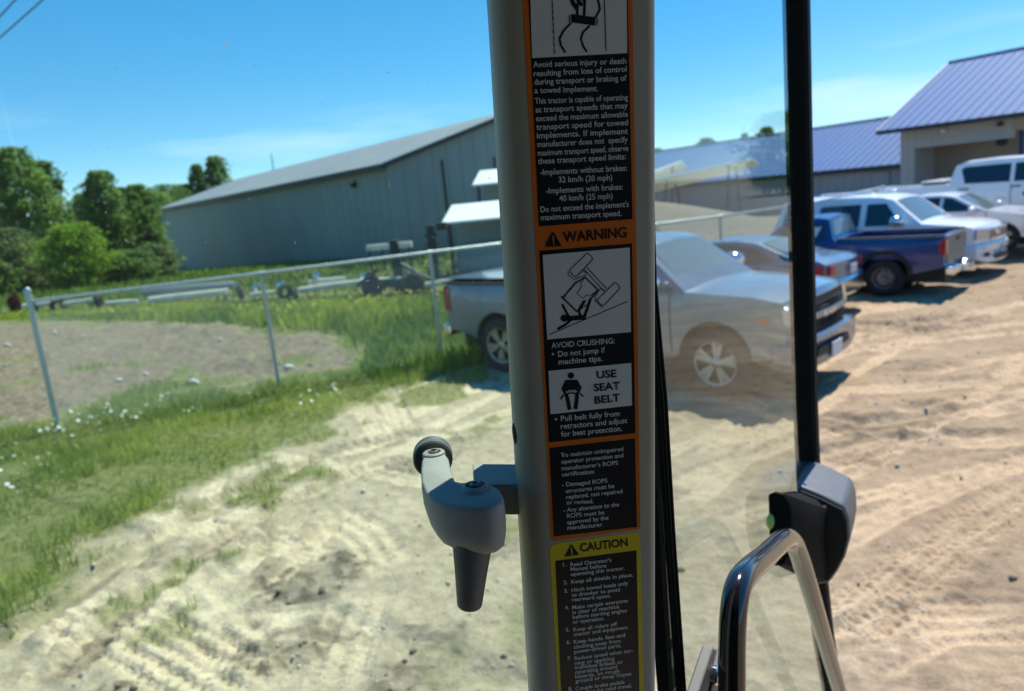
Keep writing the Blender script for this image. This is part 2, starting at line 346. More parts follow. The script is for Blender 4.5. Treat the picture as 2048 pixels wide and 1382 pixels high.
def ground_z(x, y):
    x = np.asarray(x, float); y = np.asarray(y, float)
    z, g, f, gr = zsoil(x, y); r = np.hypot(x, y)
    near = 1-ss(r, 20, 40)
    bare = 1-.75*g
    # long drag marks, running with the wheels: one way by the verge, the other across the open lot
    t = ss(x, -1.0, 2.5)
    u1 = x*.52+y*.85; v1 = -x*.85+y*.52
    u2 = x*.95+y*.22; v2 = -x*.22+y*.95
    wx, wy = fbm(x*.7, y*.7, 3, 31)-.5, fbm(x*.7+9, y*.7, 3, 32)-.5
    r1 = fbm(u1*.8+wx, v1*4.5+wy*2, 4, 5)-.5; r2 = fbm(u2*.8+wx, v2*4.5+wy*2, 4, 6)-.5
    rut = r1*(1-t)+r2*t
    z = z + near*bare*(.085*rut + .028*(fbm(x*2.2, y*2.2, 4, 11)-.5) + .030*(fbm(x*11, y*11, 3, 12)-.5))
    z = z + near*f*(.30*(fbm(x*1.2, y*1.2, 4, 13)-.5)+.06*(fbm(x*7, y*7, 3, 16)-.5))
    wet_and_groove = ss(-rut + .5*(fbm(x*4, y*4, 3, 14)-.5), .12, .30)*.8 + .2*ss(fbm(x*1.1, y*1.1, 4, 15), .55, .7)
    tr = np.zeros_like(z)
    for pts, w_, dep, lug, sp, ch, ribs in TRACKS[15:]+TRACKS[:15]:
        pts = np.array(pts); lo = pts.min(0)-w_; hi = pts.max(0)+w_
        k = np.where((x > lo[0]) & (x < hi[0]) & (y > lo[1]) & (y < hi[1]))[0]
        if not len(k): continue
        X, Y = x[k], y[k]; best = np.full(len(k), 9.); sd_ = np.zeros(len(k)); al = np.zeros(len(k)); acc = 0
        for a, b in zip(pts[:-1], pts[1:]):
            d = b-a; Ls = np.hypot(*d); d = d/Ls
            s = np.clip((X-a[0])*d[0]+(Y-a[1])*d[1], 0, Ls)
            qx, qy = X-a[0]-s*d[0], Y-a[1]-s*d[1]; dd = np.hypot(qx, qy); sg = np.sign(d[0]*qy-d[1]*qx)
            c = dd < best; best[c] = dd[c]; sd_[c] = (sg*dd)[c]; al[c] = acc+s[c]; acc += Ls
        q = best/(w_/2); ins = 1-ss(q, .82, 1.05); lip = np.exp(-((q-1.15)/.16)**2)
        wob = fbm(X*5, Y*5, 2, 41)
        tri = np.abs(((al/sp + wob*.5) % 1)-.5)*2
        lat = (sd_/w_+.5)*ribs + ch*.55*(tri-.5)
        lugs = (.5+.5*np.cos(2*pi*lat))**.8*(.75+.25*ss(tri, .1, .6))
        fade = ss(al, 0, .4)*ss(acc-al, 0, .4)
        keep = 1-.5*ins*fade
        z[k] = z[k] + fade*(-dep*ins + 2.1*lug*lugs*ins*(.6+.8*wob) + .6*dep*lip*wob*1.5)
        wet_and_groove[k] = np.maximum(wet_and_groove[k]*keep*.6, fade*ins*(1-lugs)*(.30 if lug > .01 else 0) + fade*ss(dep, .04, .06)*.75*np.exp(-((q-.25)/.5)**2)*ss(fbm(X*2.3, Y*2.3, 3, 77), .38, .6)); tr[k] = np.maximum(tr[k], ins*fade)  # besides moist ruts, grooves between tread ribs get a darker colour
    for p, r_, s_ in DARK:
        d = np.hypot(x-p.x, (y-p.y)*1.2)/r_
        k = ss(1.1-d + 1.5*(fbm(x*3.5, y*3.5, 5, 51)-.5), .15, .6)*s_*.85*(.35+.65*ss(fbm(x*12, y*12, 3, 57), .35, .6))
        wet_and_groove = np.maximum(wet_and_groove, k); z = z + k*near*(.055*(fbm(x*7, y*7, 4, 52)-.42)+.03*(fbm(x*17, y*17, 2, 53)-.4))
    return z, g, f, gr, np.clip(wet_and_groove*bare*(1-.55*f) + .5*f*ss(fbm(x*.9, y*.9, 4, 18), .5, .68), 0, 1)*near, tr

def build_ground():
    a_in = np.linspace(-42, 42, 470); a_out = np.concatenate([np.linspace(-180, -42, 36)[:-1], a_in, np.linspace(42, 180, 36)[1:-1]])
    ang = np.radians(a_out); rr = [3.2]
    while rr[-1] < 3500: rr.append(rr[-1]*(1+(.0046 if rr[-1] < 14 else .008 if rr[-1] < 40 else .03 if rr[-1] < 150 else .12)))
    rr = np.array(rr); A, R_ = np.meshgrid(ang, rr); x = (R_*np.sin(A)).ravel(); y = (R_*np.cos(A)).ravel()
    z, g, f, gr, wet_and_groove, tr = ground_z(x, y)
    nA, nR = len(ang), len(rr)
    i, j = np.meshgrid(np.arange(nR-1), np.arange(nA), indexing='ij'); j2 = (j+1) % nA
    q = np.stack([i*nA+j, i*nA+j2, (i+1)*nA+j2, (i+1)*nA+j], -1).reshape(-1, 4)
    n = len(x); x = np.append(x, 0); y = np.append(y, 0); z = np.append(z, 0)
    me = bpy.data.meshes.new('ground'); nt_ = nA
    me.vertices.add(n+1); me.vertices.foreach_set('co', np.stack([x, y, z], -1).ravel())
    tri = np.stack([np.full(nA, n), (np.arange(nA)+1) % nA, np.arange(nA)], -1)
    me.loops.add(q.size+tri.size); me.polygons.add(len(q)+len(tri))
    me.loops.foreach_set('vertex_index', np.concatenate([q[:, ::-1].ravel(), tri[:, ::-1].ravel()]).astype(np.int32))
    st = np.concatenate([np.arange(len(q))*4, q.size+np.arange(len(tri))*3]).astype(np.int32)
    me.polygons.foreach_set('loop_start', st)
    me.update(calc_edges=True); me.validate()
    for nm, v in (('grass', g), ('field', f), ('gravel', gr), ('wet_and_groove', wet_and_groove), ('track', tr), ('reddish', ss(x[:-1] + .8*(fbm(x[:-1]*.5, y[:-1]*.5, 3, 91)-.5), .2, 2.6))):
        at_ = me.attributes.new(nm, 'FLOAT', 'POINT'); at_.data.foreach_set('value', np.append(v, 0).astype(np.float32))
    me.polygons.foreach_set('use_smooth', [True]*len(me.polygons))
    if me.polygons[0].normal.z < 0: me.flip_normals()
    m = bpy.data.materials.new('bare_ground'); m.use_nodes = True; t = m.node_tree; p = t.nodes['Principled BSDF']; lk = t.links.new
    p.inputs['Roughness'].default_value = .95; p.inputs['Specular IOR Level'].default_value = .15
    g_ = N(t, 'ShaderNodeNewGeometry')
    def noise(sc, det=6):
        n_ = N(t, 'ShaderNodeTexNoise'); n_.inputs['Scale'].default_value = sc; n_.inputs['Detail'].default_value = det; lk(g_.outputs['Position'], n_.inputs[0]); return n_
    def ramp(src, a, b, ca, cb):
        r = N(t, 'ShaderNodeValToRGB'); r.color_ramp.elements[0].position = a; r.color_ramp.elements[1].position = b
        r.color_ramp.elements[0].color = (*ca, 1); r.color_ramp.elements[1].color = (*cb, 1); lk(src, r.inputs[0]); return r.outputs[0]
    def mixc(fac, c1, c2):
        x_ = N(t, 'ShaderNodeMix', data_type='RGBA')
        lk(fac, x_.inputs[0])
        for k_, c_ in ((6, c1), (7, c2)):
            if isinstance(c_, tuple): x_.inputs[k_].default_value = (*c_, 1)
            else: lk(c_, x_.inputs[k_])
        return x_.outputs[2]
    def att(nm): return N(t, 'ShaderNodeAttribute', attribute_name=nm).outputs['Fac']
    n1, n2, n3 = noise(1.3), noise(9), noise(55, 4)
    sand = ramp(n2.outputs[0], .3, .72, (.35, .28, .19), (.62, .52, .37))
    big = ramp(n1.outputs[0], .35, .68, (.42, .335, .23), (.62, .51, .365))
    hf = N(t, 'ShaderNodeMath', operation='MULTIPLY'); hf.inputs[1].default_value = .5; hf.inputs[0].default_value = 1
    c = mixc(hf.outputs[0], sand, big)
    ro = N(t, 'ShaderNodeMapRange'); ro.inputs[3].default_value = .80; ro.inputs[4].default_value = 1.12
    lk(att('track'), ro.inputs[0]); mt_ = N(t, 'ShaderNodeMix', data_type='RGBA', blend_type='MULTIPLY'); mt_.inputs[0].default_value = 1; lk(c, mt_.inputs[6]); lk(ro.outputs[0], mt_.inputs[7]); c = mt_.outputs[2]
    rd = N(t, 'ShaderNodeMix', data_type='RGBA', blend_type='MULTIPLY'); rd.inputs[7].default_value = (.80, .715, .655, 1); lk(att('reddish'), rd.inputs[0]); lk(c, rd.inputs[6]); c = rd.outputs[2]
    c = mixc(att('wet_and_groove'), c, ramp(n2.outputs[0], .3, .7, (.075, .058, .042), (.16, .125, .09)))
    fld = ramp(n2.outputs[0], .28, .75, (.125, .095, .068), (.31, .245, .175))
    c = mixc(att('field'), c, fld)
    gv = ramp(n2.outputs[0], .3, .7, (.17, .145, .115), (.29, .25, .20)); c = mixc(att('gravel'), c, gv)
    gr_ = ramp(n2.outputs[0], .3, .72, (.085, .105, .03), (.22, .22, .085))
    c = mixc(att('grass'), c, gr_)
    sp = ramp(n3.outputs[0], .35, .7, (.82, .82, .82), (1.12, 1.12, 1.12))
    mm = N(t, 'ShaderNodeMix', data_type='RGBA', blend_type='MULTIPLY'); mm.inputs[0].default_value = 1
    lk(c, mm.inputs[6]); lk(sp, mm.inputs[7]); lk(mm.outputs[2], p.inputs['Base Color'])
    b1 = N(t, 'ShaderNodeBump'); b1.inputs['Strength'].default_value = .55; b1.inputs['Distance'].default_value = .02; lk(n3.outputs[0], b1.inputs['Height'])
    b2 = N(t, 'ShaderNodeBump'); b2.inputs['Strength'].default_value = .5; b2.inputs['Distance'].default_value = .06; lk(n2.outputs[0], b2.inputs['Height']); lk(b1.outputs[0], b2.inputs['Normal'])
    lk(b2.outputs[0], p.inputs['Normal'])
    tag(link('ground', me, m), kind='structure')
build_ground()
def gz(x, y):
    return float(ground_z(np.array([x]), np.array([y]))[0][0])

# ------------------------------------------------------------------ grass, weeds, flowers, clods (nobody could count them)
def raw_mesh(name, co, faces, tint=None, mats=None):
    me = bpy.data.meshes.new(name); k = faces.shape[1]
    me.vertices.add(len(co)); me.vertices.foreach_set('co', co.astype(np.float32).ravel())
    me.loops.add(faces.size); me.polygons.add(len(faces))
    me.loops.foreach_set('vertex_index', faces.astype(np.int32).ravel())
    me.polygons.foreach_set('loop_start', (np.arange(len(faces))*k).astype(np.int32))
    me.update(calc_edges=True)
    if tint is not None:
        a = me.attributes.new('tint', 'FLOAT', 'FACE'); a.data.foreach_set('value', tint.astype(np.float32))
    return me
def blades(x, y, h, wd, tint):
    n = len(x); z = ground_z(x, y)[0]; a = RNG.uniform(0, 2*pi, n); b = RNG.uniform(0, 2*pi, n); le = RNG.uniform(.1, .75, n)*h
    dx, dy = np.cos(a)*wd/2, np.sin(a)*wd/2
    p0 = np.stack([x-dx, y-dy, z-.01], -1); p1 = np.stack([x+dx, y+dy, z-.01], -1)
    mxx, mxy = x+np.cos(b)*le*.35, y+np.sin(b)*le*.35
    p2 = np.stack([mxx+dx*.8, mxy+dy*.8, z+h*.6], -1); p3 = np.stack([mxx-dx*.8, mxy-dy*.8, z+h*.6], -1)
    p4 = np.stack([x+np.cos(b)*le, y+np.sin(b)*le, z+h*.97], -1)
    co = np.stack([p0, p1, p2, p3, p4], 1).reshape(-1, 3); i = np.arange(n)*5
    f = np.concatenate([np.stack([i, i+1, i+2], -1), np.stack([i, i+2, i+3], -1), np.stack([i+3, i+2, i+4], -1)])
    return co, f, np.concatenate([tint]*3)
def sample(n, x0, x1, y0, y1, dens):
    x = RNG.uniform(x0, x1, n); y = RNG.uniform(y0, y1, n); k = RNG.random(n) < dens(x, y); return x[k], y[k]
M['grass'] = leafmat('grass_blades', (.12, .22, .026), (.52, .54, .13), .5)
M['weeds'] = leafmat('weed_leaves', (.10, .20, .022), (.44, .48, .045), .5)
M['lawn'] = leafmat('lawn_blades', (.08, .17, .025), (.22, .31, .055), .45)
x, y = sample(150000, -12, 1.6, 3.0, 15.5, lambda x, y: zones(x, y)[0]**1.5*(.12+.88*ss(fbm(x*1.3+5, y*1.3, 4, 66)+.25*np.exp(-((y-yfence(x)+.3)/1.0)**2), .36, .56))*(x < xverge(y)+1.6)*(np.abs(x) < y*.75+.6)*(.35+.65*ss(yfence(x)+2.0-y, -.5, 1)))
tall = .5+.9*ss(fbm(x*.8, y*.8, 3, 61), .4, .65)*(1+.6*np.exp(-((y-yfence(x)+.2)/.8)**2))
sparse = zones(x, y)[0]
tn = np.clip(fbm(x*1.1, y*1.1, 3, 62)*1.3-.25 + RNG.normal(0, .16, len(x)) + .35*(1-sparse), 0, 1)
co, f, t_ = blades(x, y, RNG.uniform(.06, .135, len(x))*tall*(.4+.6*sparse), RNG.uniform(.006, .013, len(x)), tn)
tag(link('verge_grass', raw_mesh('verge_grass', co, f, t_), M['grass']), 'green grass verge along the chain link fence', 'grass', kind='stuff')
def wd_(x, y): return ss(y-yfar(x), -.2, 1.2)*ss(ylog(x)+.8-y, 0, 1)*(np.abs(x+1) < y*.8+1)*(x < 2.4)
x, y = sample(160000, -30, 2.4, 11.5, 38, wd_)
cl = fbm(x*.5, y*.5, 4, 63)
tn = np.clip((cl-.38)*2.6 + RNG.normal(0, .18, len(x)), 0, 1)
co, f, t_ = blades(x, y, RNG.uniform(.15, .42, len(x))*(.6+.8*ss(cl, .35, .65))*(1-.62*ss(y-ylog(x)+5, 0, 4.5)), RNG.uniform(.02, .05, len(x)), tn)
tag(link('weeds', raw_mesh('weeds', co, f, t_), M['weeds']), 'tall green weeds behind the bare soil inside the fence', 'weeds', kind='stuff')
x, y = sample(60000, -60, 6, 24, 85, lambda x, y: ss(y-ylog(x), 0, 1.5)*(np.abs(x) < y*.75)*np.clip(35/y, .2, 1)**1.5)
co, f, t_ = blades(x, y, RNG.uniform(.15, .35, len(x)), RNG.uniform(.05, .12, len(x)), np.clip(fbm(x*.25, y*.25, 3, 64)*1.2-.1+RNG.normal(0, .12, len(x)), 0, 1))
tag(link('lawn_grass', raw_mesh('lawn_grass', co, f, t_), M['lawn']), 'mown green grass in front of the grey barn', 'grass', kind='stuff')
def discs(x, y, z, r, tilt=.5):
    n = len(x); k = 6; nx = RNG.normal(0, tilt, n); ny = RNG.normal(0, tilt, n); c = []
    for i in range(k):
        a = 2*pi*i/k; ox, oy = np.cos(a)*r, np.sin(a)*r
        c.append(np.stack([x+ox, y+oy, z-nx*ox-ny*oy + (.25*r if i % 2 else 0)], -1))
    return np.stack(c, 1).reshape(-1, 3), (np.arange(n)[:, None]*k+np.arange(k)[None])
M['petal'] = leafmat('white_petals', (.80, .82, .74), (.85, .85, .8), .3)
M['yellow_petal'] = leafmat('yellow_petals', (.62, .55, .02), (.7, .62, .05), .3)
x, y = sample(2600, -9, -1.5, 7.0, 11.8, lambda x, y: zones(x, y)[0]*ss(fbm(x*.9, y*.9, 3, 71), .44, .58)*np.exp(-((y-yfence(x)+1.5)/1.5)**2)*.42)
co, f = discs(x, y, ground_z(x, y)[0]+RNG.uniform(.14, .32, len(x)), RNG.uniform(.014, .026, len(x)))
tag(link('white_wildflowers', raw_mesh('white_wildflowers', co, f, np.zeros(len(f))), M['petal']), 'small white wildflowers in the grass by the fence post', 'flowers', kind='stuff')
x, y = sample(9000, -22, 1.5, 13, 32, lambda x, y: wd_(x, y)*ss(fbm(x*.45, y*.45, 4, 63), .47, .58)*.55)
co, f = discs(x, y, ground_z(x, y)[0]+RNG.uniform(.25, .45, len(x))*(1-.62*ss(y-ylog(x)+5, 0, 4.5)), RNG.uniform(.02, .045, len(x)))
tag(link('yellow_wildflowers', raw_mesh('yellow_wildflowers', co, f, np.zeros(len(f))), M['yellow_petal']), 'yellow wildflowers among the tall green weeds', 'flowers', kind='stuff')
# clods
bmi = bmesh.new(); bmesh.ops.create_icosphere(bmi, subdivisions=1, radius=1); iv = np.array([v.co[:] for v in bmi.verts]); jf = np.array([[v.index for v in fc.verts] for fc in bmi.faces]); bmi.free()
def lumps(x, y, r, sink=.35):
    n = len(x); z = ground_z(x, y)[0]
    s = r[:, None, None]*RNG.uniform(.65, 1.25, (n, len(iv), 1))*iv[None]*np.stack([RNG.uniform(.7, 1.4, n), RNG.uniform(.7, 1.4, n), RNG.uniform(.5, .9, n)], -1)[:, None]
    s[:, :, 0] += x[:, None]; s[:, :, 1] += y[:, None]; s[:, :, 2] += (z+r*sink)[:, None]
    return s.reshape(-1, 3), (np.arange(n)[:, None, None]*len(iv)+jf[None]).reshape(-1, 3)
def wetd(x, y):
    z, g, f_, gr, wet_and_groove, tr = ground_z(x, y); return np.clip(wet_and_groove*1.2-.1, 0, 1)*(1-tr)*(1-g)
x, y = sample(40000, -5, 9, 3.6, 14, lambda x, y: wetd(x, y)*(np.abs(x) < y*.8)*.3)
co, f = lumps(x, y, RNG.gamma(1.6, .0055, len(x))+.004)
tag(link('soil_clods', raw_mesh('soil_clods', co, f), M['clod']), 'dark crumbs of churned soil on the dirt lot', 'soil', kind='stuff')
M['pebble'] = mat('pebble', (.48, .42, .34), .9, var=.4, vscale=15)
x, y = sample(26000, -5, 10, 3.6, 15, lambda x, y: (np.abs(x) < y*.8)*(1-zones(x, y)[0])*ss(fbm(x*1.5, y*1.5, 3, 93), .42, .62)*.3)
co, f = lumps(x, y, RNG.gamma(1.5, .0035, len(x))+.003)
tag(link('pebbles', raw_mesh('pebbles', co, f), M['pebble']), 'loose pebbles and grit on the dirt lot', 'pebbles', kind='stuff')
# pale stones on the bare soil inside the fence
st_px = [(385, 752, .14), (20, 722, .20), (15, 690, .12), (110, 665, .12), (235, 748, .09), (440, 680, .10), (575, 725, .11), (590, 715, .07), (165, 672, .08), (290, 735, .07), (560, 765, .06), (495, 770, .06), (185, 690, .08)]
for i, (px, py, r) in enumerate(st_px):
    p = onz(px, py, .15)
    co, f = lumps(np.array([p.x]), np.array([p.y]), np.array([r*.75]), .2)
    c0 = co.mean(0); o = link('stone', raw_mesh('stone', co-c0, f), M['stone']); o.location = c0
    if i < 2: tag(o, ['large pale stone on the bare soil between the two left fence posts', 'large pale stone on the bare soil left of the first fence post'][i], 'stone', 'pale stones on the bare soil')
    else: tag(o, ['small pale stone near the foot of the first fence post, left side', 'small pale stone at the far left edge of the bare soil', 'small pale stone behind the first fence post', 'small pale stone below the first fence post rail, near the grass',
        'pale stone halfway between the two left posts, far side', 'pale stone just right of the middle fence post, low', 'tiny pale stone right of the middle fence post, upper', 'small pale stone at the far edge of the bare soil', 'tiny pale stone left of the large one between the posts', 'tiny pale stone at the foot of the middle fence post', 'tiny pale stone left of the middle post foot', 'small pale stone near the top of the first post'][i-2] if i < 14 else 'small pale stone', 'stone', 'pale stones on the bare soil')
# ------------------------------------------------------------------ trees
def leafcloud(name, cl, nleaf, size, flat=.75, fill=None):
    """cl: list of (center, radius); leaf-sized quads in the clumps"""
    cs = np.array([c for c, r in cl]); rs = np.array([r for c, r in cl]); w_ = rs**2/np.sum(rs**2)
    k = RNG.choice(len(cl), nleaf, p=w_)
    d = RNG.normal(0, 1, (nleaf, 3)); d /= np.linalg.norm(d, axis=1)[:, None]; d *= (RNG.random(nleaf)**.45)[:, None]
    p = cs[k]+d*rs[k][:, None]*np.array([1, 1, flat])
    if fill is not None:
        m_ = RNG.random(nleaf) < .5; fz, rad_, hgt_, low_, nar = fill; tz = RNG.uniform(low_, .985, nleaf)
        pr = np.maximum(.04, np.sin(np.pi*np.minimum(1, (tz-low_)/(1-low_)*.84+.15)))**nar
        a_ = RNG.uniform(0, 2*np.pi, nleaf); ph_ = RNG.uniform(0, 6, 3)
        lob = 1+.22*np.sin(3*a_+tz*9+ph_[0])+.16*np.sin(5*a_-tz*14+ph_[1])+.14*np.sin(tz*31+ph_[2]+a_)
        q_ = rad_*pr*lob*RNG.random(nleaf)**.5*np.where(RNG.random(nleaf) < .12, RNG.uniform(.9, 1.25, nleaf), .92)
        p = np.where(m_[:, None], np.stack([np.cos(a_)*q_, np.sin(a_)*q_, tz*hgt_], -1), p)
    n = RNG.normal(0, 1, (nleaf, 3))+d*.8+np.array([0, 0, .5]); n /= np.linalg.norm(n, axis=1)[:, None]
    u = np.cross(n, RNG.normal(0, 1, (nleaf, 3))); u /= np.linalg.norm(u, axis=1)[:, None]; v = np.cross(n, u)
    s = (size*RNG.uniform(.6, 1.3, nleaf))[:, None]
    co = np.stack([p-u*s*.5, p+v*s*.33, p+u*s*.5, p-v*s*.33], 1).reshape(-1, 3)
    ct = RNG.uniform(0, 1, len(cl))
    return raw_mesh(name, co, np.arange(nleaf*4).reshape(-1, 4), np.clip(.55*ct[k]+.3*RNG.random(nleaf)+.12*d[:, 2], 0, 1))
LEAF = {'dark': leafmat('dark_green_leaves', (.08, .165, .042), (.23, .34, .095), .6),
        'mid': leafmat('mid_green_leaves', (.10, .20, .046), (.29, .41, .10), .6),
        'olive': leafmat('olive_leaves', (.11, .165, .06), (.26, .33, .135), .6),
        'bright': leafmat('bright_green_leaves', (.13, .25, .018), (.30, .44, .05), .55),
        'rust': leafmat('rusty_leaves', (.09, .03, .012), (.18, .07, .03), .3)}
def tree(name, cat, label, px, top, halfw_px, depth, col, n=42, nleaf=7000, leaf=.22, low=.18, group=None, narrow=.6, bx=None, trunk=True):
    p = CAM + ray(px, 480)*depth; g0 = gz(p.x, p.y); hgt = (CAM+ray(px, top)*depth).z - g0; rad = halfw_px*depth/F_PX
    t = thing(name, label, cat, (p.x, p.y, g0), RNG.uniform(0, 6), group)
    cl = []; limbs = []; n = int(n*1.5); nleaf = int(nleaf*1.7); low = min(low, .07); narrow *= .8
    for i in range(n):
        f = low+(1-low)*(i+.5)/n*RNG.uniform(.9, 1.06); f = min(f, .95)
        prof = (max(.05, sin(pi*min(1, (f-low)/(1-low)*.82+.16)))**narrow)
        a = i*2.4+RNG.uniform(-.5, .5); rr_ = rad*prof*sqrt(RNG.uniform(.05, 1))*.82
        cr = rad*RNG.uniform(.16, .36)*(1.05-.4*f)
        c = np.array([cos(a)*rr_, sin(a)*rr_, min(f*hgt, hgt-cr*.7)]); cl.append((c, cr)); 
        if i % 4 == 1: limbs.append(c)
    o = link('crown', leafcloud('crown', cl, nleaf, leaf, fill=(0, rad, hgt, low, narrow)), LEAF[col], t)
    if trunk:
        r0 = max(.06, hgt*.018); mb = MB(); mb.tube([(0, 0, -.2), (RNG.normal(0, .1), RNG.normal(0, .1), hgt*.3), (RNG.normal(0, .25), RNG.normal(0, .25), hgt*.62), (0, 0, hgt*.9)], [r0, r0*.8, r0*.45, r0*.12], 8)
        mb.build('trunk', M['bark'], t, 60)
        for c in limbs[:9]:
            h0 = max(.12*hgt, c[2]*.65); m_ = MB(); m_.tube([(0, 0, h0), (c[0]*.5, c[1]*.5, h0+(c[2]-h0)*.6), tuple(c)], [r0*.38, r0*.25, r0*.08], 5)
            m_.build('limb', M['bark'], t, 60)
    return t
G1 = 'trees beyond the field on the left'
tree('tree', 'tree', 'tall dark tree cut off by the left edge of the photo', -25, 312, 62, 50, 'dark', 46, 8000, .26, group=G1)
tree('tree', 'tree', 'tallest broad green tree near the left edge of the photo', 62, 292, 72, 47, 'mid', 52, 10000, .24, group=G1)
tree('tree', 'tree', 'slim tree leaning out on the right of the tallest tree', 118, 318, 38, 50, 'dark', 36, 5500, .24, group=G1)
tree('tree', 'tree', 'low tree in the gap right of the tallest tree', 160, 415, 45, 53, 'olive', 34, 5500, .24, group=G1)
tree('tree', 'tree', 'upright tree with ragged top midway between tallest tree and barn', 222, 338, 48, 52, 'mid', 46, 8000, .22, group=G1, narrow=.5)
tree('tree', 'tree', 'round topped tree third from the barn end', 292, 366, 44, 55, 'mid', 44, 7000, .22, group=G1)
tree('tree', 'tree', 'dark tree close to the left corner of the grey barn', 350, 366, 66, 95, 'dark', 42, 7000, .22, group=G1)
tree('tree', 'tree', 'short dark tree tucked against the barn end wall', 292, 448, 36, 54, 'dark', 34, 6500, .22, low=.06, group=G1)
tree('tree', 'tree', 'narrow tree rising behind the low end of barn roof', 418, 326, 24, 100, 'dark', 30, 4500, .36, group=G1)
tree('tree', 'tree', 'bushy tree rising behind the barn roof right of the narrow one', 456, 310, 36, 102, 'dark', 36, 6000, .36, group=G1)
tree('tree', 'tree', 'pale green tree filling the gap left of the ragged topped tree', 182, 384, 40, 60, 'mid', 40, 7000, .24, group=G1)
tree('tree', 'tree', 'pale green tree filling the gap right of the ragged topped tree', 258, 372, 36, 62, 'olive', 40, 7000, .24, group=G1)
tree('tree', 'tree', 'pale green tree between the round topped tree and the barn', 318, 380, 64, 90, 'mid', 40, 7000, .34, group=G1)
tree('tree', 'tree', 'broad tree behind the low end of the barn roof, left of the narrow one', 384, 366, 44, 99, 'mid', 40, 8000, .34, group=G1)
G2 = 'shrubs at the foot of the trees'
tree('shrub', 'shrub', 'bright yellow green rounded bush in front of the dark trees', 146, 446, 74, 41, 'bright', 40, 9000, .17, low=.04, group=G2)
tree('shrub', 'shrub', 'olive green shrub at the left edge of the photo', 15, 455, 60, 42, 'olive', 36, 8000, .17, low=.03, group=G2)
tree('shrub', 'shrub', 'dark shrub right of the bright green bush', 245, 500, 58, 43, 'dark', 36, 8000, .18, low=.03, group=G2)
tree('shrub', 'shrub', 'olive shrub between bright bush and tallest tree', 80, 500, 40, 44, 'olive', 30, 5000, .17, low=.03, group=G2)
tree('shrub', 'shrub', 'grey green shrub left of the barn corner', 300, 490, 50, 46, 'olive', 34, 7000, .18, low=.03, group=G2)
tree('shrub', 'shrub', 'dark low shrub at the far left behind the fence end post', -30, 520, 50, 40, 'dark', 28, 5000, .17, low=.03, group=G2)
tree('shrub', 'shrub', 'dark undergrowth shrub below the ragged topped tree', 190, 520, 50, 45, 'dark', 30, 6000, .18, low=.03, group=G2)
tree('shrub', 'shrub', 'small rust red shrub at the left edge by the weeds', 0, 592, 12, 30, 'rust', 14, 900, .12, low=.05, group=G2, trunk=False)
G3 = 'trees behind the long low building'
tree('tree', 'tree', 'small tree right beside cab pillar above the low roof', 1322, 296, 22, 72, 'mid', 26, 3000, .3, group=G3)
tree('tree', 'tree', 'loose spreading tree above the middle of the low roof', 1420, 276, 32, 72, 'olive', 26, 2600, .3, group=G3)
tree('tree', 'tree', 'thin tree top above the low roof left of door frame', 1496, 266, 16, 70, 'mid', 20, 1800, .3, group=G3)
tree('tree', 'tree', 'leafy tree against the door frame above low roof', 1538, 254, 26, 66, 'dark', 26, 3200, .28, group=G3)

tree('tree', 'tree', 'tree beyond the porch building past the right edge of the photo', 2330, 120, 110, 60, 'mid', 40, 6000, .3, group=G3)
# ------------------------------------------------------------------ buildings
def frame2(a, d):
    """matrix: local x along d, y to the back, z up, origin a"""
    d = Vector((d[0], d[1], 0)).normalized(); n = Vector((-d.y, d.x, 0)); n = n if n.dot(Vector((a[0], a[1], 0))) > 0 else -n
    return Matrix(((d.x, n.x, 0, a[0]), (d.y, n.y, 0, a[1]), (0, 0, 1, a[2]), (0, 0, 0, 1)))
def place(o, Mx): o.matrix_world = Mx; return o
def ribbed(mb, x0, x1, z0, z1, y, pitch, out, dep=.018):
    """siding with small ribs standing proud of a wall face at y (towards out=-1 front)"""
    n = max(1, int((x1-x0)/pitch))
    for i in range(n+1):
        xx = x0+(x1-x0)*i/n; mb.box((xx-.02, min(y, y+out*dep), z0), (xx+.02, max(y, y+out*dep), z1))
# grey barn: front corner at the right end of its long wall
bl, bw, be, br = 50.0, 17.1, 4.88, 7.35
Mb = Matrix(((.59/.998, .805/.998, 0, -5.37), (-.805/.998, .59/.998, 0, 38.21), (0, 0, 1, 0), (0, 0, 0, 1)))
barn = thing('barn', 'long grey metal barn with low pitched roof behind the field', 'barn'); place(barn, Mb)
mb = MB(); mb.add([(0, 0, -1.5), (0, bw, -1.5), (0, bw, be), (0, bw/2, br-.12), (0, 0, be), (-bl, 0, -2.5), (-bl, bw, -2.5), (-bl, bw, be), (-bl, bw/2, br-.12), (-bl, 0, be)],
   [(0, 1, 2, 3, 4), (5, 9, 8, 7, 6), (0, 4, 9, 5), (1, 6, 7, 2), (0, 5, 6, 1)])
ribbed(mb, .3-bl, -.3, -1.5, be-.05, 0, .9, -1)
for i in range(1, 19):
    yy = bw*i/19; mb.box((0, yy-.02, -1), (.025, yy+.02, be + (br-.2-be)*(1-abs(yy-bw/2)/(bw/2))))
mb.build('wall', M['barn_wall'], barn)
def roof_slab(x0, x1, ya, za, yb, zb, th=.09):
    m_ = MB(); m_.add([(x0, ya, za), (x1, ya, za), (x1, yb, zb), (x0, yb, zb), (x0, ya, za-th), (x1, ya, za-th), (x1, yb, zb-th), (x0, yb, zb-th)],
                      [(0, 1, 2, 3), (7, 6, 5, 4), (0, 4, 5, 1), (1, 5, 6, 2), (2, 6, 7, 3), (3, 7, 4, 0)]); return m_
sl = (br-be)/(bw/2)
roof_slab(-bl-.35, .35, -.4, be-.4*sl+.1, bw/2-.004, br+.1).build('roof', M['barn_roof'], barn)
roof_slab(-bl-.35, .35, bw+.4, be-.4*sl+.1, bw/2+.004, br+.1).build('roof', M['barn_roof'], barn)
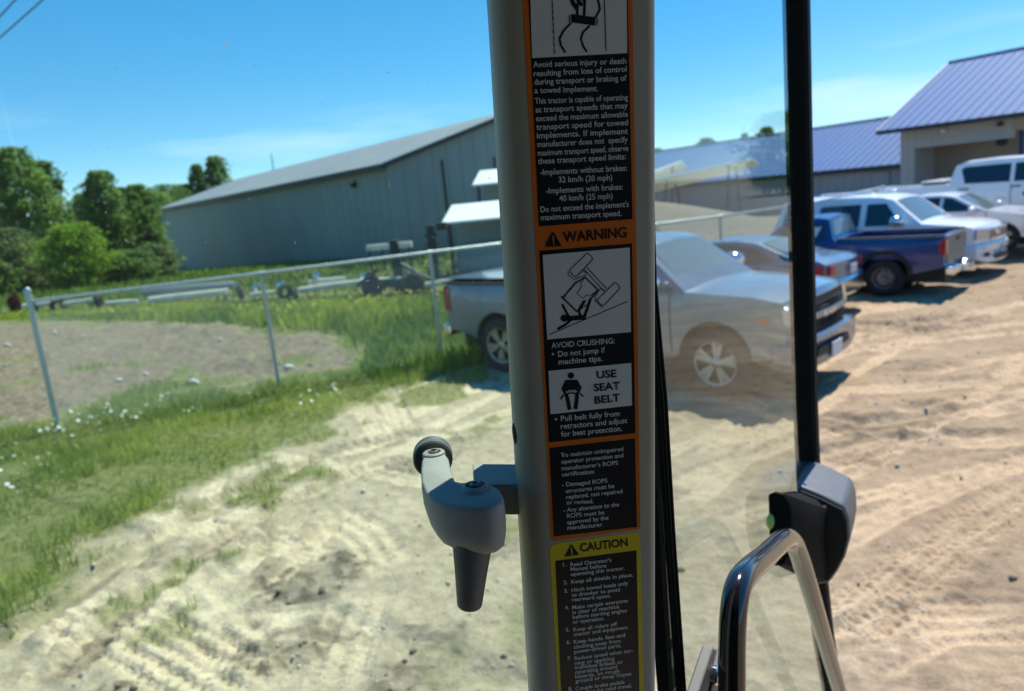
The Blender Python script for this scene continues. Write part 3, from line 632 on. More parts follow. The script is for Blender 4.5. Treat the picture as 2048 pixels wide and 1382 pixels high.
mb = MB(); mb.box((-bl-.36, -.47, be-.4*sl-.16), (.36, -.405, be-.4*sl+.09)); mb.build('gutter', M['dark_trim'], barn)
for s in (0, 1):
    mb = MB(); ya, yb = (-.4, bw/2) if not s else (bw+.4, bw/2)
    mb.add([(.42, ya, be-.4*sl-.14), (.42, yb, br-.14), (.42, yb, br+.12), (.42, ya, be-.4*sl+.12), (.36, ya, be-.4*sl-.14), (.36, yb, br-.14), (.36, yb, br+.12), (.36, ya, be-.4*sl+.12)],
           [(0, 1, 2, 3), (7, 6, 5, 4), (0, 4, 5, 1), (2, 6, 7, 3), (1, 5, 6, 2), (0, 3, 7, 4)]); mb.build('rake_trim', M['dark_trim'], barn)
mb = MB(); mb.box((-3.9, -.28, 3.95), (-3.6, -.03, 4.2)); mb.box((-3.8, -.05, 4.2), (-3.7, 0, 4.35)); mb.build('wall_lamp', M['dark_trim'], barn, bevel=.02)
for xx in (3.2, 6.6): 
    mb = MB(); mb.box((.03, xx, -1), (.08, xx+.12, be)); mb.build('downpipe', M['dark_trim'], barn)
mb = MB(); mb.lathe([(r, br+.1+h) for r, h in ((.05, -.2), (.05, .8), (.03, 1.6))], o=(-bl*.78, bw/2, 0), n=8); mb.build('roof_pipe', M['dark_trim'], barn)

def metal_roof(parent, x0, x1, ya, za, yb, zb, mt, pitch):
    roof_slab(x0, x1, ya, za, yb, zb).build('roof', mt, parent)
    Lr = hypot(yb-ya, zb-za); me = MB().box((-.018, .01, .002), (.018, Lr-.02, .028)).mesh('roof_rib')
    n = int((x1-x0)/pitch); th = atan2(zb-za, yb-ya)
    for i in range(n+1):
        o = link('roof_rib', me, mt, parent); o.location = (x0+.03+(x1-x0-.06)*i/n, ya, za); o.rotation_euler = (th, 0, 0)
# low building with the long blue roof
def Mx(a, d, n): return Matrix(((d[0], n[0], 0, a[0]), (d[1], n[1], 0, a[1]), (0, 0, 1, a[2]), (0, 0, 0, 1)))
D = Vector((.54, -.842, 0)).normalized(); Nn = Vector((.842, .54, 0)).normalized()
low = thing('low_building', 'long low grey building with blue metal roof beside the porch building', 'building'); place(low, Mx((10.02, 47.87, 0), D, Nn))
x0, x1, le_, lr = -9.0, 15.75, 2.34, 4.72
mb = MB(); mb.add([(x0, .3, -.5), (x1, .3, -.5), (x1, .3, le_), (x0, .3, le_), (x0, 9.7, -.5), (x1, 9.7, -.5), (x1, 9.7, le_), (x0, 9.7, le_), (x0, 5, lr-.15), (x1, 5, lr-.15)],
   [(0, 1, 2, 3), (5, 4, 7, 6), (0, 3, 8, 7, 4), (1, 5, 6, 9, 2), (0, 4, 5, 1)])
ribbed(mb, x0+.2, x1-.2, -.3, le_-.02, .3, .45, -1)
mb.build('wall', M['grey_siding'], low)
metal_roof(low, x0-.2, x1+.3, 0, le_+.08, 5-.004, lr+.08, M['blue_roof'], .42)
roof_slab(x0-.2, x1+.3, 10, le_+.08, 5+.004, lr+.08).build('roof', M['blue_roof'], low)
mb = MB(); mb.box((x0-.2, -.07, le_-.14), (x1+.3, -.004, le_+.07)); mb.build('gutter', M['dark_trim'], low)
mb = MB(); mb.box((x0-.2, 4.9, lr+.1), (x1+.3, 5.1, lr+.16)); mb.build('ridge_cap', M['barn_roof'], low)
mb = MB(); mb.box((14.3, .22, .1), (15.15, .27, 2.1)); mb.build('door', M['grey_siding'], low, bevel=.01)
# porch building
big = thing('porch_building', 'tall building with blue metal roof and open tan porch at right edge', 'building'); Gb = .35
place(big, Mx((17.15, 33.91, 0), D, Nn))
L2, e2, r2, hw2 = 6.3, 3.93, 6.93, 6.2
metal_roof(big, 0, L2, 0, e2, hw2-.004, r2, M['blue_roof'], .42)
roof_slab(0, L2, 2*hw2, e2, hw2+.004, r2).build('roof', M['blue_roof'], big)
mb = MB(); mb.box((-.02, -.1, e2-.17), (L2+.02, -.004, e2+.0)); mb.build('gutter', M['dark_trim'], big)
mb = MB(); mb.box((-.05, hw2-.12, r2+.02), (L2, hw2+.12, r2+.07)); mb.build('ridge_cap', M['barn_roof'], big)
for s in (0, 1):
    ya, yb = (0, hw2) if not s else (2*hw2, hw2); mb = MB()
    mb.add([(-.07, ya, e2-.17), (-.07, yb, r2-.17), (-.07, yb, r2+.03), (-.07, ya, e2+.03), (-.004, ya, e2-.17), (-.004, yb, r2-.17), (-.004, yb, r2+.03), (-.004, ya, e2+.03)],
           [(0, 1, 2, 3), (7, 6, 5, 4), (0, 4, 5, 1), (2, 6, 7, 3), (1, 5, 6, 2), (0, 3, 7, 4)]); mb.build('rake_trim', M['beige_siding'], big)
wx0, wy0 = .55, .9
mb = MB(); mb.box((wx0, wy0, Gb-.3), (wx0+.62, wy0+.16, e2+.18)); mb.box((wx0+.625, wy0, 3.02), (wx0+4.55, wy0+.16, e2+.18))
ribbed(mb, wx0+.65, wx0+4.5, 3.04, e2-.05, wy0, .23, -1, .02); ribbed(mb, wx0+.03, wx0+.6, Gb, e2-.05, wy0, .23, -1, .02)
mb.build('porch_fascia', M['beige_siding'], big)
mb = MB(); mb.box((wx0+4.56, wy0-.02, 3.3), (L2-.4, wy0+.14, e2+.18)); mb.build('porch_fascia', M['porch_wall'], big)
mb = MB(); mb.box((wx0, wy0+.165, Gb-.3), (wx0+.16, 2*hw2-.5, e2+.2)); mb.build('end_wall', M['beige_siding'], big)
mb = MB(); mb.add([(wx0+.02, .5, e2+.2), (wx0+.02, 2*hw2-.5, e2+.2), (wx0+.02, hw2, r2-.15), (wx0+.14, .5, e2+.2), (wx0+.14, 2*hw2-.5, e2+.2), (wx0+.14, hw2, r2-.15)], [(0, 1, 2), (5, 4, 3), (0, 3, 4, 1), (1, 4, 5, 2), (2, 5, 3, 0)]); mb.build('gable', M['beige_siding'], big)
mb = MB(); mb.box((wx0+.165, wy0+2.6, Gb-.3), (L2-.5, wy0+2.76, e2+.15)); mb.build('porch_wall', M['porch_wall'], big)
mb = MB(); mb.box((wx0+.165, wy0+.17, e2-.12), (L2-.5, wy0+2.59, e2-.05)); mb.build('porch_ceiling', M['porch_wall'], big)
mb = MB(); mb.box((wx0+.17, wy0+.2, Gb-.2), (L2-.5, wy0+2.59, Gb+.04)); mb.build('porch_floor', M['concrete'], big)
for xx in (4.75,):
    mb = MB(); mb.box((wx0+xx, wy0+.0, Gb-.2), (wx0+xx+.16, wy0+.135, 3.28)); mb.build('post', M['navy_post'], big, bevel=.01)
for xx, zz in ((2.55, 1.35), (3.35, 1.35)):
    mb = MB(); mb.box((wx0+xx, wy0+2.55, zz), (wx0+xx+.5, wy0+2.598, zz+1.0)); f_ = mb.build('window', M['beige_siding'], big, bevel=.01)
    mb = MB(); mb.box((wx0+xx+.06, wy0+2.535, zz+.06), (wx0+xx+.44, wy0+2.549, zz+.94)); mb.build('pane', M['carglass'], f_)
mb = MB(); mb.lathe([(.02, 0), (.11, .02), (.13, .12), (.06, .16), (.01, .17)], o=(wx0+4.1, wy0-.14, e2-.42), n=12); mb.box((wx0+4.07, wy0-.14, e2-.28), (wx0+4.13, wy0-.02, e2-.22)); mb.build('eave_lamp', M['dark_trim'], big, 40)
mb = MB(); mb.lathe([(.01, 0), (.1, .03), (.12, .1), (.03, .14)], o=(wx0+1.9, wy0-.12, e2-.38), n=12); mb.build('eave_lamp', M['white_roof'], big, 40)
mb = MB(); mb.lathe([(.02, 0), (.2, .06), (.24, .2), (.12, .32), (.02, .36)], o=(wx0+3.75, wy0+.9, 2.75), n=12); mb.build('hanging_lamp', M['dark_trim'], big, 40)
mb = MB(); mb.tube([(wx0+3.75, wy0+.9, 3.1), (wx0+3.75, wy0+.9, e2-.12)], .015, 6); mb.build('lamp_rod', M['dark_trim'], big)
# low open sheds with white roofs between barn and low building
def shed(label, corner, d, n_, ln, wd, z0, z1, wall=True, group='white roofed sheds'):
    t = thing('open_shed', label, 'shed', group=group); place(t, Mx((corner[0], corner[1], 0), Vector(d).normalized(), Vector(n_).normalized()))
    roof_slab(0, ln, 0, z0, wd, z1, .07).build('roof', M['white_roof'], t)
    me = MB().box((0, 0, -.4), (.13, .13, z0-.09)).mesh('post')
    k = max(2, int(ln/3)+1)
    for i in range(k):
        o = link('post', me, M['dark_trim'], t); o.location = (.15+(ln-.43)*i/(k-1), .12, 0)
    if wall:
        mb = MB(); mb.add([(.1, wd-.2, -.5), (ln-.1, wd-.2, -.5), (ln-.1, wd-.2, z1-.12), (.1, wd-.2, z1-.12), (.1, wd-.3, -.5), (ln-.1, wd-.3, -.5), (ln-.1, wd-.3, z1-.14), (.1, wd-.3, z1-.14)], [(0, 1, 2, 3), (7, 6, 5, 4), (0, 4, 5, 1), (2, 6, 7, 3), (1, 5, 6, 2), (0, 3, 7, 4)]); mb.build('back_wall', M['barn_wall'], t)
        mb = MB(); mb.box((.3, .3, 0), (ln-.3, wd-.5, 1.1)); mb.build('stored_goods', M['barn_wall'], t, bevel=.1)
shed('low shed with white roof right of the grey barn wall, nearest one', (-2.05, 26.6), (.97, -.10, 0), (.1, .97, 0), 4.6, 2.6, 1.98, 2.55)
shed('taller shed with white roof partly behind the cab pillar', (-.98, 31.2), (.97, -.1, 0), (.1, .97, 0), 7.0, 3.0, 3.28, 3.92)
# two light sloping conveyors in front of the low blue roof
def conveyor(label, a, b, wd, group='inclined white conveyors'):
    a, b = Vector(a), Vector(b); t = thing('conveyor', label, 'conveyor', tuple(a), group=group)
    d = (b-a); s = Vector((d.y, -d.x, 0)).normalized()*wd; s = Matrix.Rotation(radians(-14), 3, d.normalized()) @ s
    u = d.cross(s).normalized(); u = u if u.z > 0 else -u
    mb = MB(); mb.add([Vector((0, 0, 0))-s, d-s*.55, d+s*.55, s, -s-u*.12, d-s*.55-u*.1, d+s*.55-u*.1, s-u*.12], [(0, 1, 2, 3), (7, 6, 5, 4), (0, 4, 5, 1), (1, 5, 6, 2), (2, 6, 7, 3), (3, 7, 4, 0)])
    mb.build('chute', M['white_roof'], t, bevel=.03)
    for f_ in (.25, .8):
        p = d*f_; h = a.z+p.z
        for sg in (-1, 1):
            mb = MB(); mb.tube([p+s*.5*sg-u*.1, (p.x+s.x*1.2*sg, p.y+s.y*1.2*sg, -h+gz(a.x+p.x, a.y+p.y)-.1)], .04, 6); mb.build('leg', M['dark_trim'], t)
pa, pb = CAM+ray(1290, 372)*36, CAM+ray(1512, 321)*33
conveyor('long white conveyor sloping up before the low blue roof', pa, pb, 1.05)
pa, pb = CAM+ray(1270, 368)*38, CAM+ray(1368, 326)*37
conveyor('short white conveyor beside the cab pillar above the longer one', pa, pb, 1.2)

# ------------------------------------------------------------------ chain link fence
fp = [onz(118, 862), onz(560, 782), onz(885, 722)]
fd = (fp[2]-fp[1]).normalized()*3.02
far1 = onz(1310, 452, 1.92); far2 = onz(1766, 364, 2.1)
for k in (1, 2): fp.append(fp[2]+fd*k)
tgt = Vector((far2.x, far2.y, 0)); st = fp[-1]; nn_ = int((tgt-st).length/3.05)
for k in range(1, nn_+1): fp.append(st+(tgt-st)*(k/nn_))
FH = 1.86
fence = thing('chain_link_fence', 'galvanised chain link fence with pipe top rail across the field', 'fence', (fp[0].x, fp[0].y, 0))
def flocal(p, z): return (p.x-fp[0].x, p.y-fp[0].y, gz(p.x, p.y)*.0+z)
fg = [gz(p.x, p.y) if p.y > 16 else 0 for p in fp]
for i, p in enumerate(fp):
    r = .042 if i == 0 else .03; h = FH+(.13 if i == 0 else -.03)
    mb = MB(); q = flocal(p, fg[i]); mb.lathe([(r, q[2]-.3), (r, q[2]+h), (r*1.15, q[2]+h+.002), (r*1.15, q[2]+h+.03), (r*.7, q[2]+h+.06), (.004, q[2]+h+.075)] if i == 0 else [(r, q[2]-.3), (r, q[2]+h)], o=(q[0], q[1], 0), n=12)
    mb.build('post', M['galv'], fence, 40)
for i in range(len(fp)-1):
    a = Vector(flocal(fp[i], fg[i]+FH)); b = Vector(flocal(fp[i+1], fg[i+1]+FH)); d = b-a
    mb = MB(); mb.tube([a, b], .026, 10); mb.build('top_rail', M['galv'], fence, 40)
    mb = MB(); mb.tube([a+d*.985, b+d*.02], .034, 10); mb.tube([a+d*.36, a+d*.375], .031, 10); mb.build('rail_sleeve', M['galv'], fence, 40)
    if i < 14:   # woven wire, tied over the rail
        mb = MB(); Ls = d.length; stp = .06 if i < 4 else .12; off = Vector((0.0, 0, 0)); pr = Vector((d.y, -d.x, 0)).normalized()*.034
        k = 0.0; ht = FH-.03; wr = .0019 if i < 4 else .0026
        nseg = int(Ls/stp); sl_ = ht
        for sgn in (1, -1):
            for j in range(-int(ht/stp), nseg+1 if sgn == 1 else nseg+int(ht/stp)+1):
                xa, za = j*stp, 0.0; xb, zb = (j*stp+sgn*ht), ht
                # clip to the bay
                if sgn == 1:
                    if xa < 0: za -= xa; xa = 0
                    if xb > Ls: zb -= xb-Ls; xb = Ls
                else:
                    if xa > Ls: za += xa-Ls; xa = Ls
                    if xb < 0: zb -= -xb; xb = 0
                if zb-za < .05: continue
                A = a+d*(xa/Ls)+pr*(1+.06*sgn); B = a+d*(xb/Ls)+pr*(1+.06*sgn); A.z = a.z-FH+.04+za; B.z = a.z-FH+.04+zb
                mb.tube([A, B], wr, 3, cap=False)
        if i < 5:
            for j in range(int(Ls/.055)):   # wire ends knuckled over the rail
                c = a+d*(j*.055/Ls); dd = d.normalized()
                mb.tube([c+pr*.9+dd*.008+Vector((0, 0, -.03)), c+pr*.75+Vector((0, 0, .022)), c+dd*-.010+Vector((0, 0, .030)), c-pr*.7-dd*.015+Vector((0, 0, .016))], .0032, 4, cap=False)
        o = mb.build('wire_mesh', M['galv'], fence); o['kind'] = 'stuff'

# ------------------------------------------------------------------ row of timbers, tyres and machinery behind the weeds
def beam(label, pxa, pxb, depth_a, depth_b, th=.24, lift=.0, mt='timber', name='timber_beam', cat='beam', group='pale beams lying in a row behind the weeds'):
    a = CAM+ray(*pxa)*depth_a; b = CAM+ray(*pxb)*depth_b
    d = b-a; t = d.normalized(); up = Vector((0, 0, 1)); s = t.cross(up).normalized()*th*.55; u = Vector((0, 0, th/2))
    mb = MB(); w8 = [(cos(q_)*1.08, sin(q_)*1.08) for q_ in np.linspace(pi/8, 2*pi+pi/8, 9)[:-1]]
    mb.ring_loft([[d*k_+s*cx_+u*cz_*g_ for cx_, cz_ in w8] for k_, g_ in ((0, .93), (.3, 1.02), (.7, .97), (1, .9))])
    o = mb.build(name, M[mt], None, bevel=.025); o.location = a; tag(o, label, cat, group); return o
LD = lambda px: 28.9-(px-60)*.0077
bs_ = [((46, 612), (103, 606), .22, 'pale beam behind the fence end post, first of the row'), ((128, 608), (184, 600), .22, 'pale beam second from left in the row behind weeds'),
      ((212, 607), (275, 602), .22, 'pale beam third from left, right of a dark tyre'), ((300, 600), (455, 583), .34, 'long thick pale slab lying left of the middle fence post'),
      ((600, 580), (735, 562), .26, 'long pale beam right of the middle fence post'), ((737, 562), (800, 557), .20, 'short pale beam left of the dark machine'),
      ((826, 575), (905, 560), .20, 'pale beam right of the dark machine, next to the pickup'), ((500, 590), (548, 584), .2, 'short pale beam ending at the middle fence post')]
for a, b, th, lab in bs_: beam(lab, a, b, LD(a[0]), LD(b[0])-.3, th*.74)
beam('dark grey slab leaning behind the long thick pale slab', (285, 585), (470, 570), LD(300)+.8, LD(470)+.8, .3, mt='barn_wall', name='slab', cat='slab', group='slabs in the row')
beam('grey plank stack on top of the long pale beam', (620, 565), (690, 558), LD(620)+.3, LD(690)+.3, .2, mt='concrete', name='plank_stack', cat='planks', group='slabs in the row')
def tyre_obj(label, px, py, r, ang):
    r *= .8; p = CAM+ray(px, py)*(LD(px)-.15); mb = MB(); w2 = r*.32
    mb.lathe([(r*.55, -w2), (r*.9, -w2), (r, -w2*.6), (r, w2*.6), (r*.9, w2), (r*.55, w2), (r*.5, 0), (r*.55, -w2)], axis=(cos(ang), sin(ang), .15), n=20, cap=False)
    o = mb.build('old_tyre', M['rubber'], None, 40); o.location = p; tag(o, label, 'tyre', 'old tyres between the beams')
for lab, px, py, r, a in (('dark tyre beside the fence end post', 72, 616, .26, .4), ('large dark tyre standing between first and second pale beams', 116, 611, .38, 2.6), ('dark tyre standing between second and third pale beams', 197, 604, .36, .3),
                          ('dark tyre left of the middle fence post', 480, 585, .3, .5), ('dark tyre just right of the middle fence post', 570, 583, .34, 2.4), ('dark tyre at the right of the middle fence post gap', 590, 588, .3, .2),
                          ('dark tyre beside the dark machine', 742, 556, .26, 1.2), ('dark tyre under the right end of the row', 822, 590, .34, .3)):
    tyre_obj(lab, px, py, r, a)
def drum(label, px, py, r, h):  # drums added to give the silver glints along the row
    p = CAM+ray(px, py)*(LD(px)+.3); mb = MB(); mb.lathe([(r*.9, -h/2), (r, -h/2+.02), (r, h/2-.02), (r*.9, h/2)], n=16); o = mb.build('glint_drum', M['alloy'], None, 40); o.location = p; tag(o, label, 'drum', 'small drums added for metal glints by the beams')
for lab, px, py in (('small drum added for a metal glint above the dark tyre gap', 562, 572), ('small drum added for a metal glint right of middle fence post', 634, 554), ('small drum added for a metal glint beside the plank stack', 728, 556), ('small drum added for a metal glint left of the machine mast', 820, 545), ('small drum added for a metal glint left of middle fence post', 512, 578)):
    drum(lab, px, py, .13, .3)
# the dark machine with a mast
pm = CAM+ray(798, 560)*LD(798); imp = thing('farm_implement', 'dark farm implement with upright mast and tan toolbar behind the fence', 'implement', tuple(pm), radians(-8))
b0 = -pm.z+gz(pm.x, pm.y)
mb = MB(); mb.box((-.14, -.14, b0), (.14, .14, 1.25)); mb.build('mast', M['dark_trim'], imp, bevel=.03)
mb = MB(); mb.box((-.9, -.08, .98), (.55, .08, 1.16)); mb.build('toolbar', M['timber'], imp, bevel=.02)
mb = MB(); mb.box((-1.0, -.35, b0+.25), (.7, .35, b0+.5)); mb.tube([(-1.4, 0, b0+.35), (-.6, 0, .4)], .06, 8); mb.tube([(1.0, 0, b0+.35), (.1, 0, .5)], .06, 8); mb.build('frame', M['dark_trim'], imp, bevel=.02)
for sx_ in (-.75, .6):
    mb = MB(); mb.lathe([(.1, -.1), (.3, -.1), (.34, -.05), (.34, .05), (.3, .1), (.1, .1)], axis=(0, 1, 0), o=(sx_, -.45, b0+.32), n=18); mb.build('wheel', M['rubber'], imp, 40)
for k in range(4):
    mb = MB(); mb.tube([(-.8+k*.42, -.06, 1.0), (-.8+k*.42, -.2, .62), (-.75+k*.42, -.12, .35)], .03, 6); mb.build('tine', M['dark_trim'], imp, 40)
pm = CAM+ray(868, 520)*24.5; b0 = -pm.z+gz(pm.x, pm.y)
imp = thing('auger_stand', 'dark lattice stand below the lower white shed roof', 'stand', tuple(pm))
mb = MB(); mb.box((-.13, -.13, b0), (.13, .13, 1.15)); mb.build('mast', M['dark_trim'], imp, bevel=.03)
for k in range(7):
    mb = MB(); mb.box((-.2, -.16, -1.0+k*.3), (.2, .16, -.93+k*.3)); mb.build('rung', M['dark_trim'], imp)
mb = MB(); mb.box((.2, -.2, .95), (.55, .2, 1.2)); mb.build('bracket', M['dark_trim'], imp, bevel=.03)
# overhead wires
for i, (a, b, lab) in enumerate((((-60, 128), (92, -6), 'overhead power cable at the top left corner, lower one'), ((-60, 98), (34, -4), 'overhead power cable at the top left corner, upper one'))):
    pa, pb = CAM+ray(*a)*16, CAM+ray(*b)*14.5; d = pb-pa
    pts = [pa+d*k+Vector((0, 0, .004*(k-.5)**2)) for k in np.linspace(-6, 7, 27)]
    mb = MB(); mb.tube([p-pa for p in pts], .014, 8); o = mb.build('power_cable', M['cable'], None, 60); o.location = pa; tag(o, lab, 'cable', 'overhead cables')
# ------------------------------------------------------------------ vehicles (local x forward, y left, z up, origin under mid wheelbase)
class Car:
    def __init__(s, name, label, cat, loc, head, B, belt, roof, tumble, xf, nose, xr, tail, group, nosetaper=.10, tailtaper=.05):
        s.B, s.belt, s.roof, s.tum, s.xf, s.nose, s.xr, s.tail, s.nt_, s.tt = B, belt, roof, tumble, xf, nose, xr, tail, nosetaper, tailtaper
        s.t = thing(name, label, cat, (loc[0], loc[1], loc[2]), radians(head), group)
    def hw(s, x, z):
        w_ = s.B
        if z > s.belt: w_ -= .03+s.tum*((z-s.belt)/(s.roof-s.belt))
        else: w_ -= .03*(abs(z-.85)/.5)**2*(1 if z > .85 else 1.4)
        if x > s.xf-1.0: w_ -= s.nt_*((x-s.xf+1.0)/1.0)**2
        if x < s.xr+.9: w_ -= s.tt*((s.xr+.9-x)/.9)**2
        return w_
    def mp(s, x, yn, z, crown=.05):
        y = yn*s.hw(x, z)
        if x > s.xf-.6: x -= s.nose*yn*yn*min(1, (x-s.xf+.6)/.6)
        if x < s.xr+.5: x += s.tail*yn*yn*min(1, (s.xr+.5-x)/.5)
        if z > .95: z -= crown*yn*yn*min(1, (z-.95)/.25)
        return Vector((x, y, z))
    def solid(s, name, outline, mt, bevel=.035, bed=None, dx=.22, dz=.16):
        bm = bmesh.new(); f = bm.faces.new([bm.verts.new((x, -1, z)) for x, z in outline])
        r = bmesh.ops.extrude_face_region(bm, geom=[f]); bmesh.ops.translate(bm, verts=[e for e in r['geom'] if isinstance(e, bmesh.types.BMVert)], vec=(0, 2, 0))
        bmesh.ops.recalc_face_normals(bm, faces=bm.faces)
        def cut(co, no): bmesh.ops.bisect_plane(bm, geom=list(bm.verts)+list(bm.edges)+list(bm.faces), plane_co=co, plane_no=no, dist=1e-5)
        bmesh.ops.triangulate(bm, faces=[f_ for f_ in bm.faces if len(f_.verts) > 4])
        xs = [o[0] for o in outline]; zs = [o[1] for o in outline]
        cuts = np.arange(min(xs)+dx, max(xs), dx).tolist() + ([bed[0], bed[1]] if bed else [])
        for x in cuts: cut((x, 0, 0), (1, 0, 0))
        for z in np.arange(min(zs)+dz, max(zs), dz): cut((0, 0, z), (0, 0, 1))
        for y in (-.9, -.7, -.35, 0, .35, .7, .9): cut((0, y, 0), (0, 1, 0))
        if bed:
            fl = [f_ for f_ in bm.faces if f_.normal.z > .9 and all(bed[0]-.001 <= v.co.x <= bed[1]+.001 and abs(v.co.y) <= .901 and v.co.z > bed[2] for v in f_.verts)]
            r = bmesh.ops.extrude_face_region(bm, geom=fl); vs = [e for e in r['geom'] if isinstance(e, bmesh.types.BMVert)]
            for v in vs: v.co.z = bed[3]
            bmesh.ops.delete(bm, geom=fl, context='FACES')
        for v in bm.verts: v.co = s.mp(*v.co)
        bmesh.ops.dissolve_degenerate(bm, dist=1e-5, edges=bm.edges)
        bmesh.ops.recalc_face_normals(bm, faces=bm.faces)
        me = bpy.data.meshes.new(name); bm.to_mesh(me); bm.free()
        o = link(name, me, mt, s.t, 38)
        if bevel:
            b = o.modifiers.new('bevel', 'BEVEL'); b.width = bevel; b.segments = 3; b.limit_method = 'ANGLE'; b.angle_limit = radians(40); b.harden_normals = True
        return o
    def side(s, name, poly, mt, sides=(-1, 1), off=.008, dep=.03, parent=None, bevel=.004, label=None):
        out = []
        for sd_ in sides:
            bm = bmesh.new(); f = bm.faces.new([bm.verts.new((x, 0, z)) for x, z in poly])
            bmesh.ops.triangulate(bm, faces=[f])
            xs = [o[0] for o in poly]; zs = [o[1] for o in poly]
            def cut(co, no): bmesh.ops.bisect_plane(bm, geom=list(bm.verts)+list(bm.edges)+list(bm.faces), plane_co=co, plane_no=no, dist=1e-5)
            for x in np.arange(min(xs)+.2, max(xs), .2): cut((x, 0, 0), (1, 0, 0))
            for z in np.arange(min(zs)+.16, max(zs), .16): cut((0, 0, z), (0, 0, 1))
            fl = list(bm.faces)
            for v in bm.verts:
                q = s.mp(v.co.x, sd_, v.co.z); q.y += sd_*off; v.co = q
            r = bmesh.ops.extrude_face_region(bm, geom=fl)
            for e in r['geom']:
                if isinstance(e, bmesh.types.BMVert): e.co.y -= sd_*dep
            bmesh.ops.recalc_face_normals(bm, faces=bm.faces)
            me = bpy.data.meshes.new(name); bm.to_mesh(me); bm.free()
            o = link(name, me, mt, parent or s.t, 40); out.append(o)
        return out
    def cross(s, name, p0, p1, f0, f1, mt, off=.01, th=.025, parent=None, n=6, bow=0.0):
        """sheet across the width between profile points p0 (low) and p1 (high); f = share of half width"""
        d = Vector((p1[0]-p0[0], 0, p1[1]-p0[1])); nn = Vector((d.z, 0, -d.x)).normalized()
        if (p0[0] > 0) != (nn.x > 0): nn = -nn
        mb = MB(); rows = []
        for k in range(5):
            u = k/4; x = p0[0]+(p1[0]-p0[0])*u; z = p0[1]+(p1[1]-p0[1])*u; f_ = f0+(f1-f0)*u
            rows.append([s.mp(x, f_*(-1+2*i/n), z)+nn*off for i in range(n+1)])
        for r in rows: mb.v += [tuple(p) for p in r]
        for r in rows: mb.v += [tuple(p-nn*th) for p in r]
        w_ = n+1; tot = 5*w_
        for k in range(4):
            for i in range(n):
                a = k*w_+i; mb.f += [[a, a+1, a+w_+1, a+w_], [tot+a, tot+a+w_, tot+a+w_+1, tot+a+1]]
        for i in range(n): mb.f += [[i, tot+i, tot+i+1, i+1], [4*w_+i, 4*w_+i+1, tot+4*w_+i+1, tot+4*w_+i]]
        for k in range(4): a = k*w_; b = a+n; mb.f += [[a, a+w_, tot+a+w_, tot+a], [b, tot+b, tot+b+w_, b+w_]]
        mb.m = [0]*len(mb.f); return mb.build(name, mt, parent or s.t, 40)
    def front(s, name, poly, xfun, mt, off=.012, dep=.05, parent=None, sign=1, bevel=.006):
        """plate on the front (sign 1) or tail (-1); poly in (y, z)"""
        B = s.B; mb = MB()
        def pt(y, z, o): 
            x = xfun(z); k = s.nose if sign > 0 else s.tail
            return (x - sign*k*(y/B)**2 + sign*o, y, z)
        ring = []
        for i, (y, z) in enumerate(poly):
            y2, z2 = poly[(i+1) % len(poly)]; m_ = max(1, int(abs(y2-y)/.2))
            ring += [(y+(y2-y)*j/m_, z+(z2-z)*j/m_) for j in range(m_)]
        mb.ring_loft([[pt(y, z, off-dep) for y, z in ring], [pt(y, z, off) for y, z in ring]])
        return mb.build(name, mt, parent or s.t, 40, bevel=bevel)
    def wheels(s, xw, yc, r, wd, rim, rmat, style):
        proto = None
        for x in xw:
            for sd_ in (-1, 1):
                if proto is None:
                    mb = MB(); h = wd/2
                    mb.lathe([(r*.66, -h*.9), (r*.80, -h*1.0), (r*.94, -h*.92), (r*.995, -h*.7), (r, -h*.3), (r, h*.3), (r*.995, h*.7), (r*.94, h*.92), (r*.80, h), (r*.66, h*.9), (r*.62, 0), (r*.66, -h*.9)], axis=(0, 1, 0), n=36, cap=False)
                    for k in range(36):
                        a = 2*pi*k/36; c = Matrix.Rotation(a, 4, 'Y'); mb.box((-.022, -h*.85, r-.006), (.022, h*.85, r+.007), c)
                    o = mb.build('wheel', M['rubber'], s.t, 50)
                    mb = MB(); R = rim
                    mb.cur = 0; mb.lathe([(R, -h*.85), (R*1.03, -h*.9), (R*.95, -h*.86), (R*.88, -h*.4), (R*.86, h*.7), (R*.98, h*.7), (R, -h*.85)], axis=(0, 1, 0), n=36, cap=False)
                    if style == 'spoke':
                        for k in range(5):
                            for e in (-.17, .17):
                                a = 2*pi*k/5+e; c = Matrix.Rotation(a, 4, 'Y') ; sk = Matrix.Shear('XY', 4, (0, 0)) if False else Matrix.Identity(4)
                                mb.add([c @ Vector(p) for p in ((-.022, -h*.80, R*.18), (.022, -h*.80, R*.18), (.034, -h*.84, R*.92), (-.034, -h*.84, R*.92), (-.022, -h*.55, R*.18), (.022, -h*.55, R*.18), (.034, -h*.6, R*.92), (-.034, -h*.6, R*.92))], [(0, 1, 2, 3), (7, 6, 5, 4), (0, 4, 5, 1), (1, 5, 6, 2), (2, 6, 7, 3), (3, 7, 4, 0)])
                        mb.lathe([(.001, -h*.9), (R*.15, -h*.88), (R*.24, -h*.8), (R*.24, -h*.5)], axis=(0, 1, 0), n=20)
                    else:
                        mb.lathe([(.001, -h*.75), (R*.22, -h*.74), (R*.26, -h*.55), (R*.45, -h*.6), (R*.62, -h*.72), (R*.80, -h*.62), (R*.9, -h*.35)], axis=(0, 1, 0), n=36)
                        mb.cur = 1
                        for k in range(8):
                            a = 2*pi*k/8; c = Matrix.Rotation(a, 4, 'Y'); mb.lathe([(.02, -h*.70), (.02, -h*.60)], axis=(0, 1, 0), o=tuple(c @ Vector((0, 0, R*.72))), n=10)
                    mb.cur = 1; mb.lathe([(R*.9, -h*.05), (R*.9, h*.1)], axis=(0, 1, 0), n=24)
                    rm = mb.build('rim', [rmat, M['black_trim']], o, 45); proto = o
                else: o = copy_tree(proto, s.t)
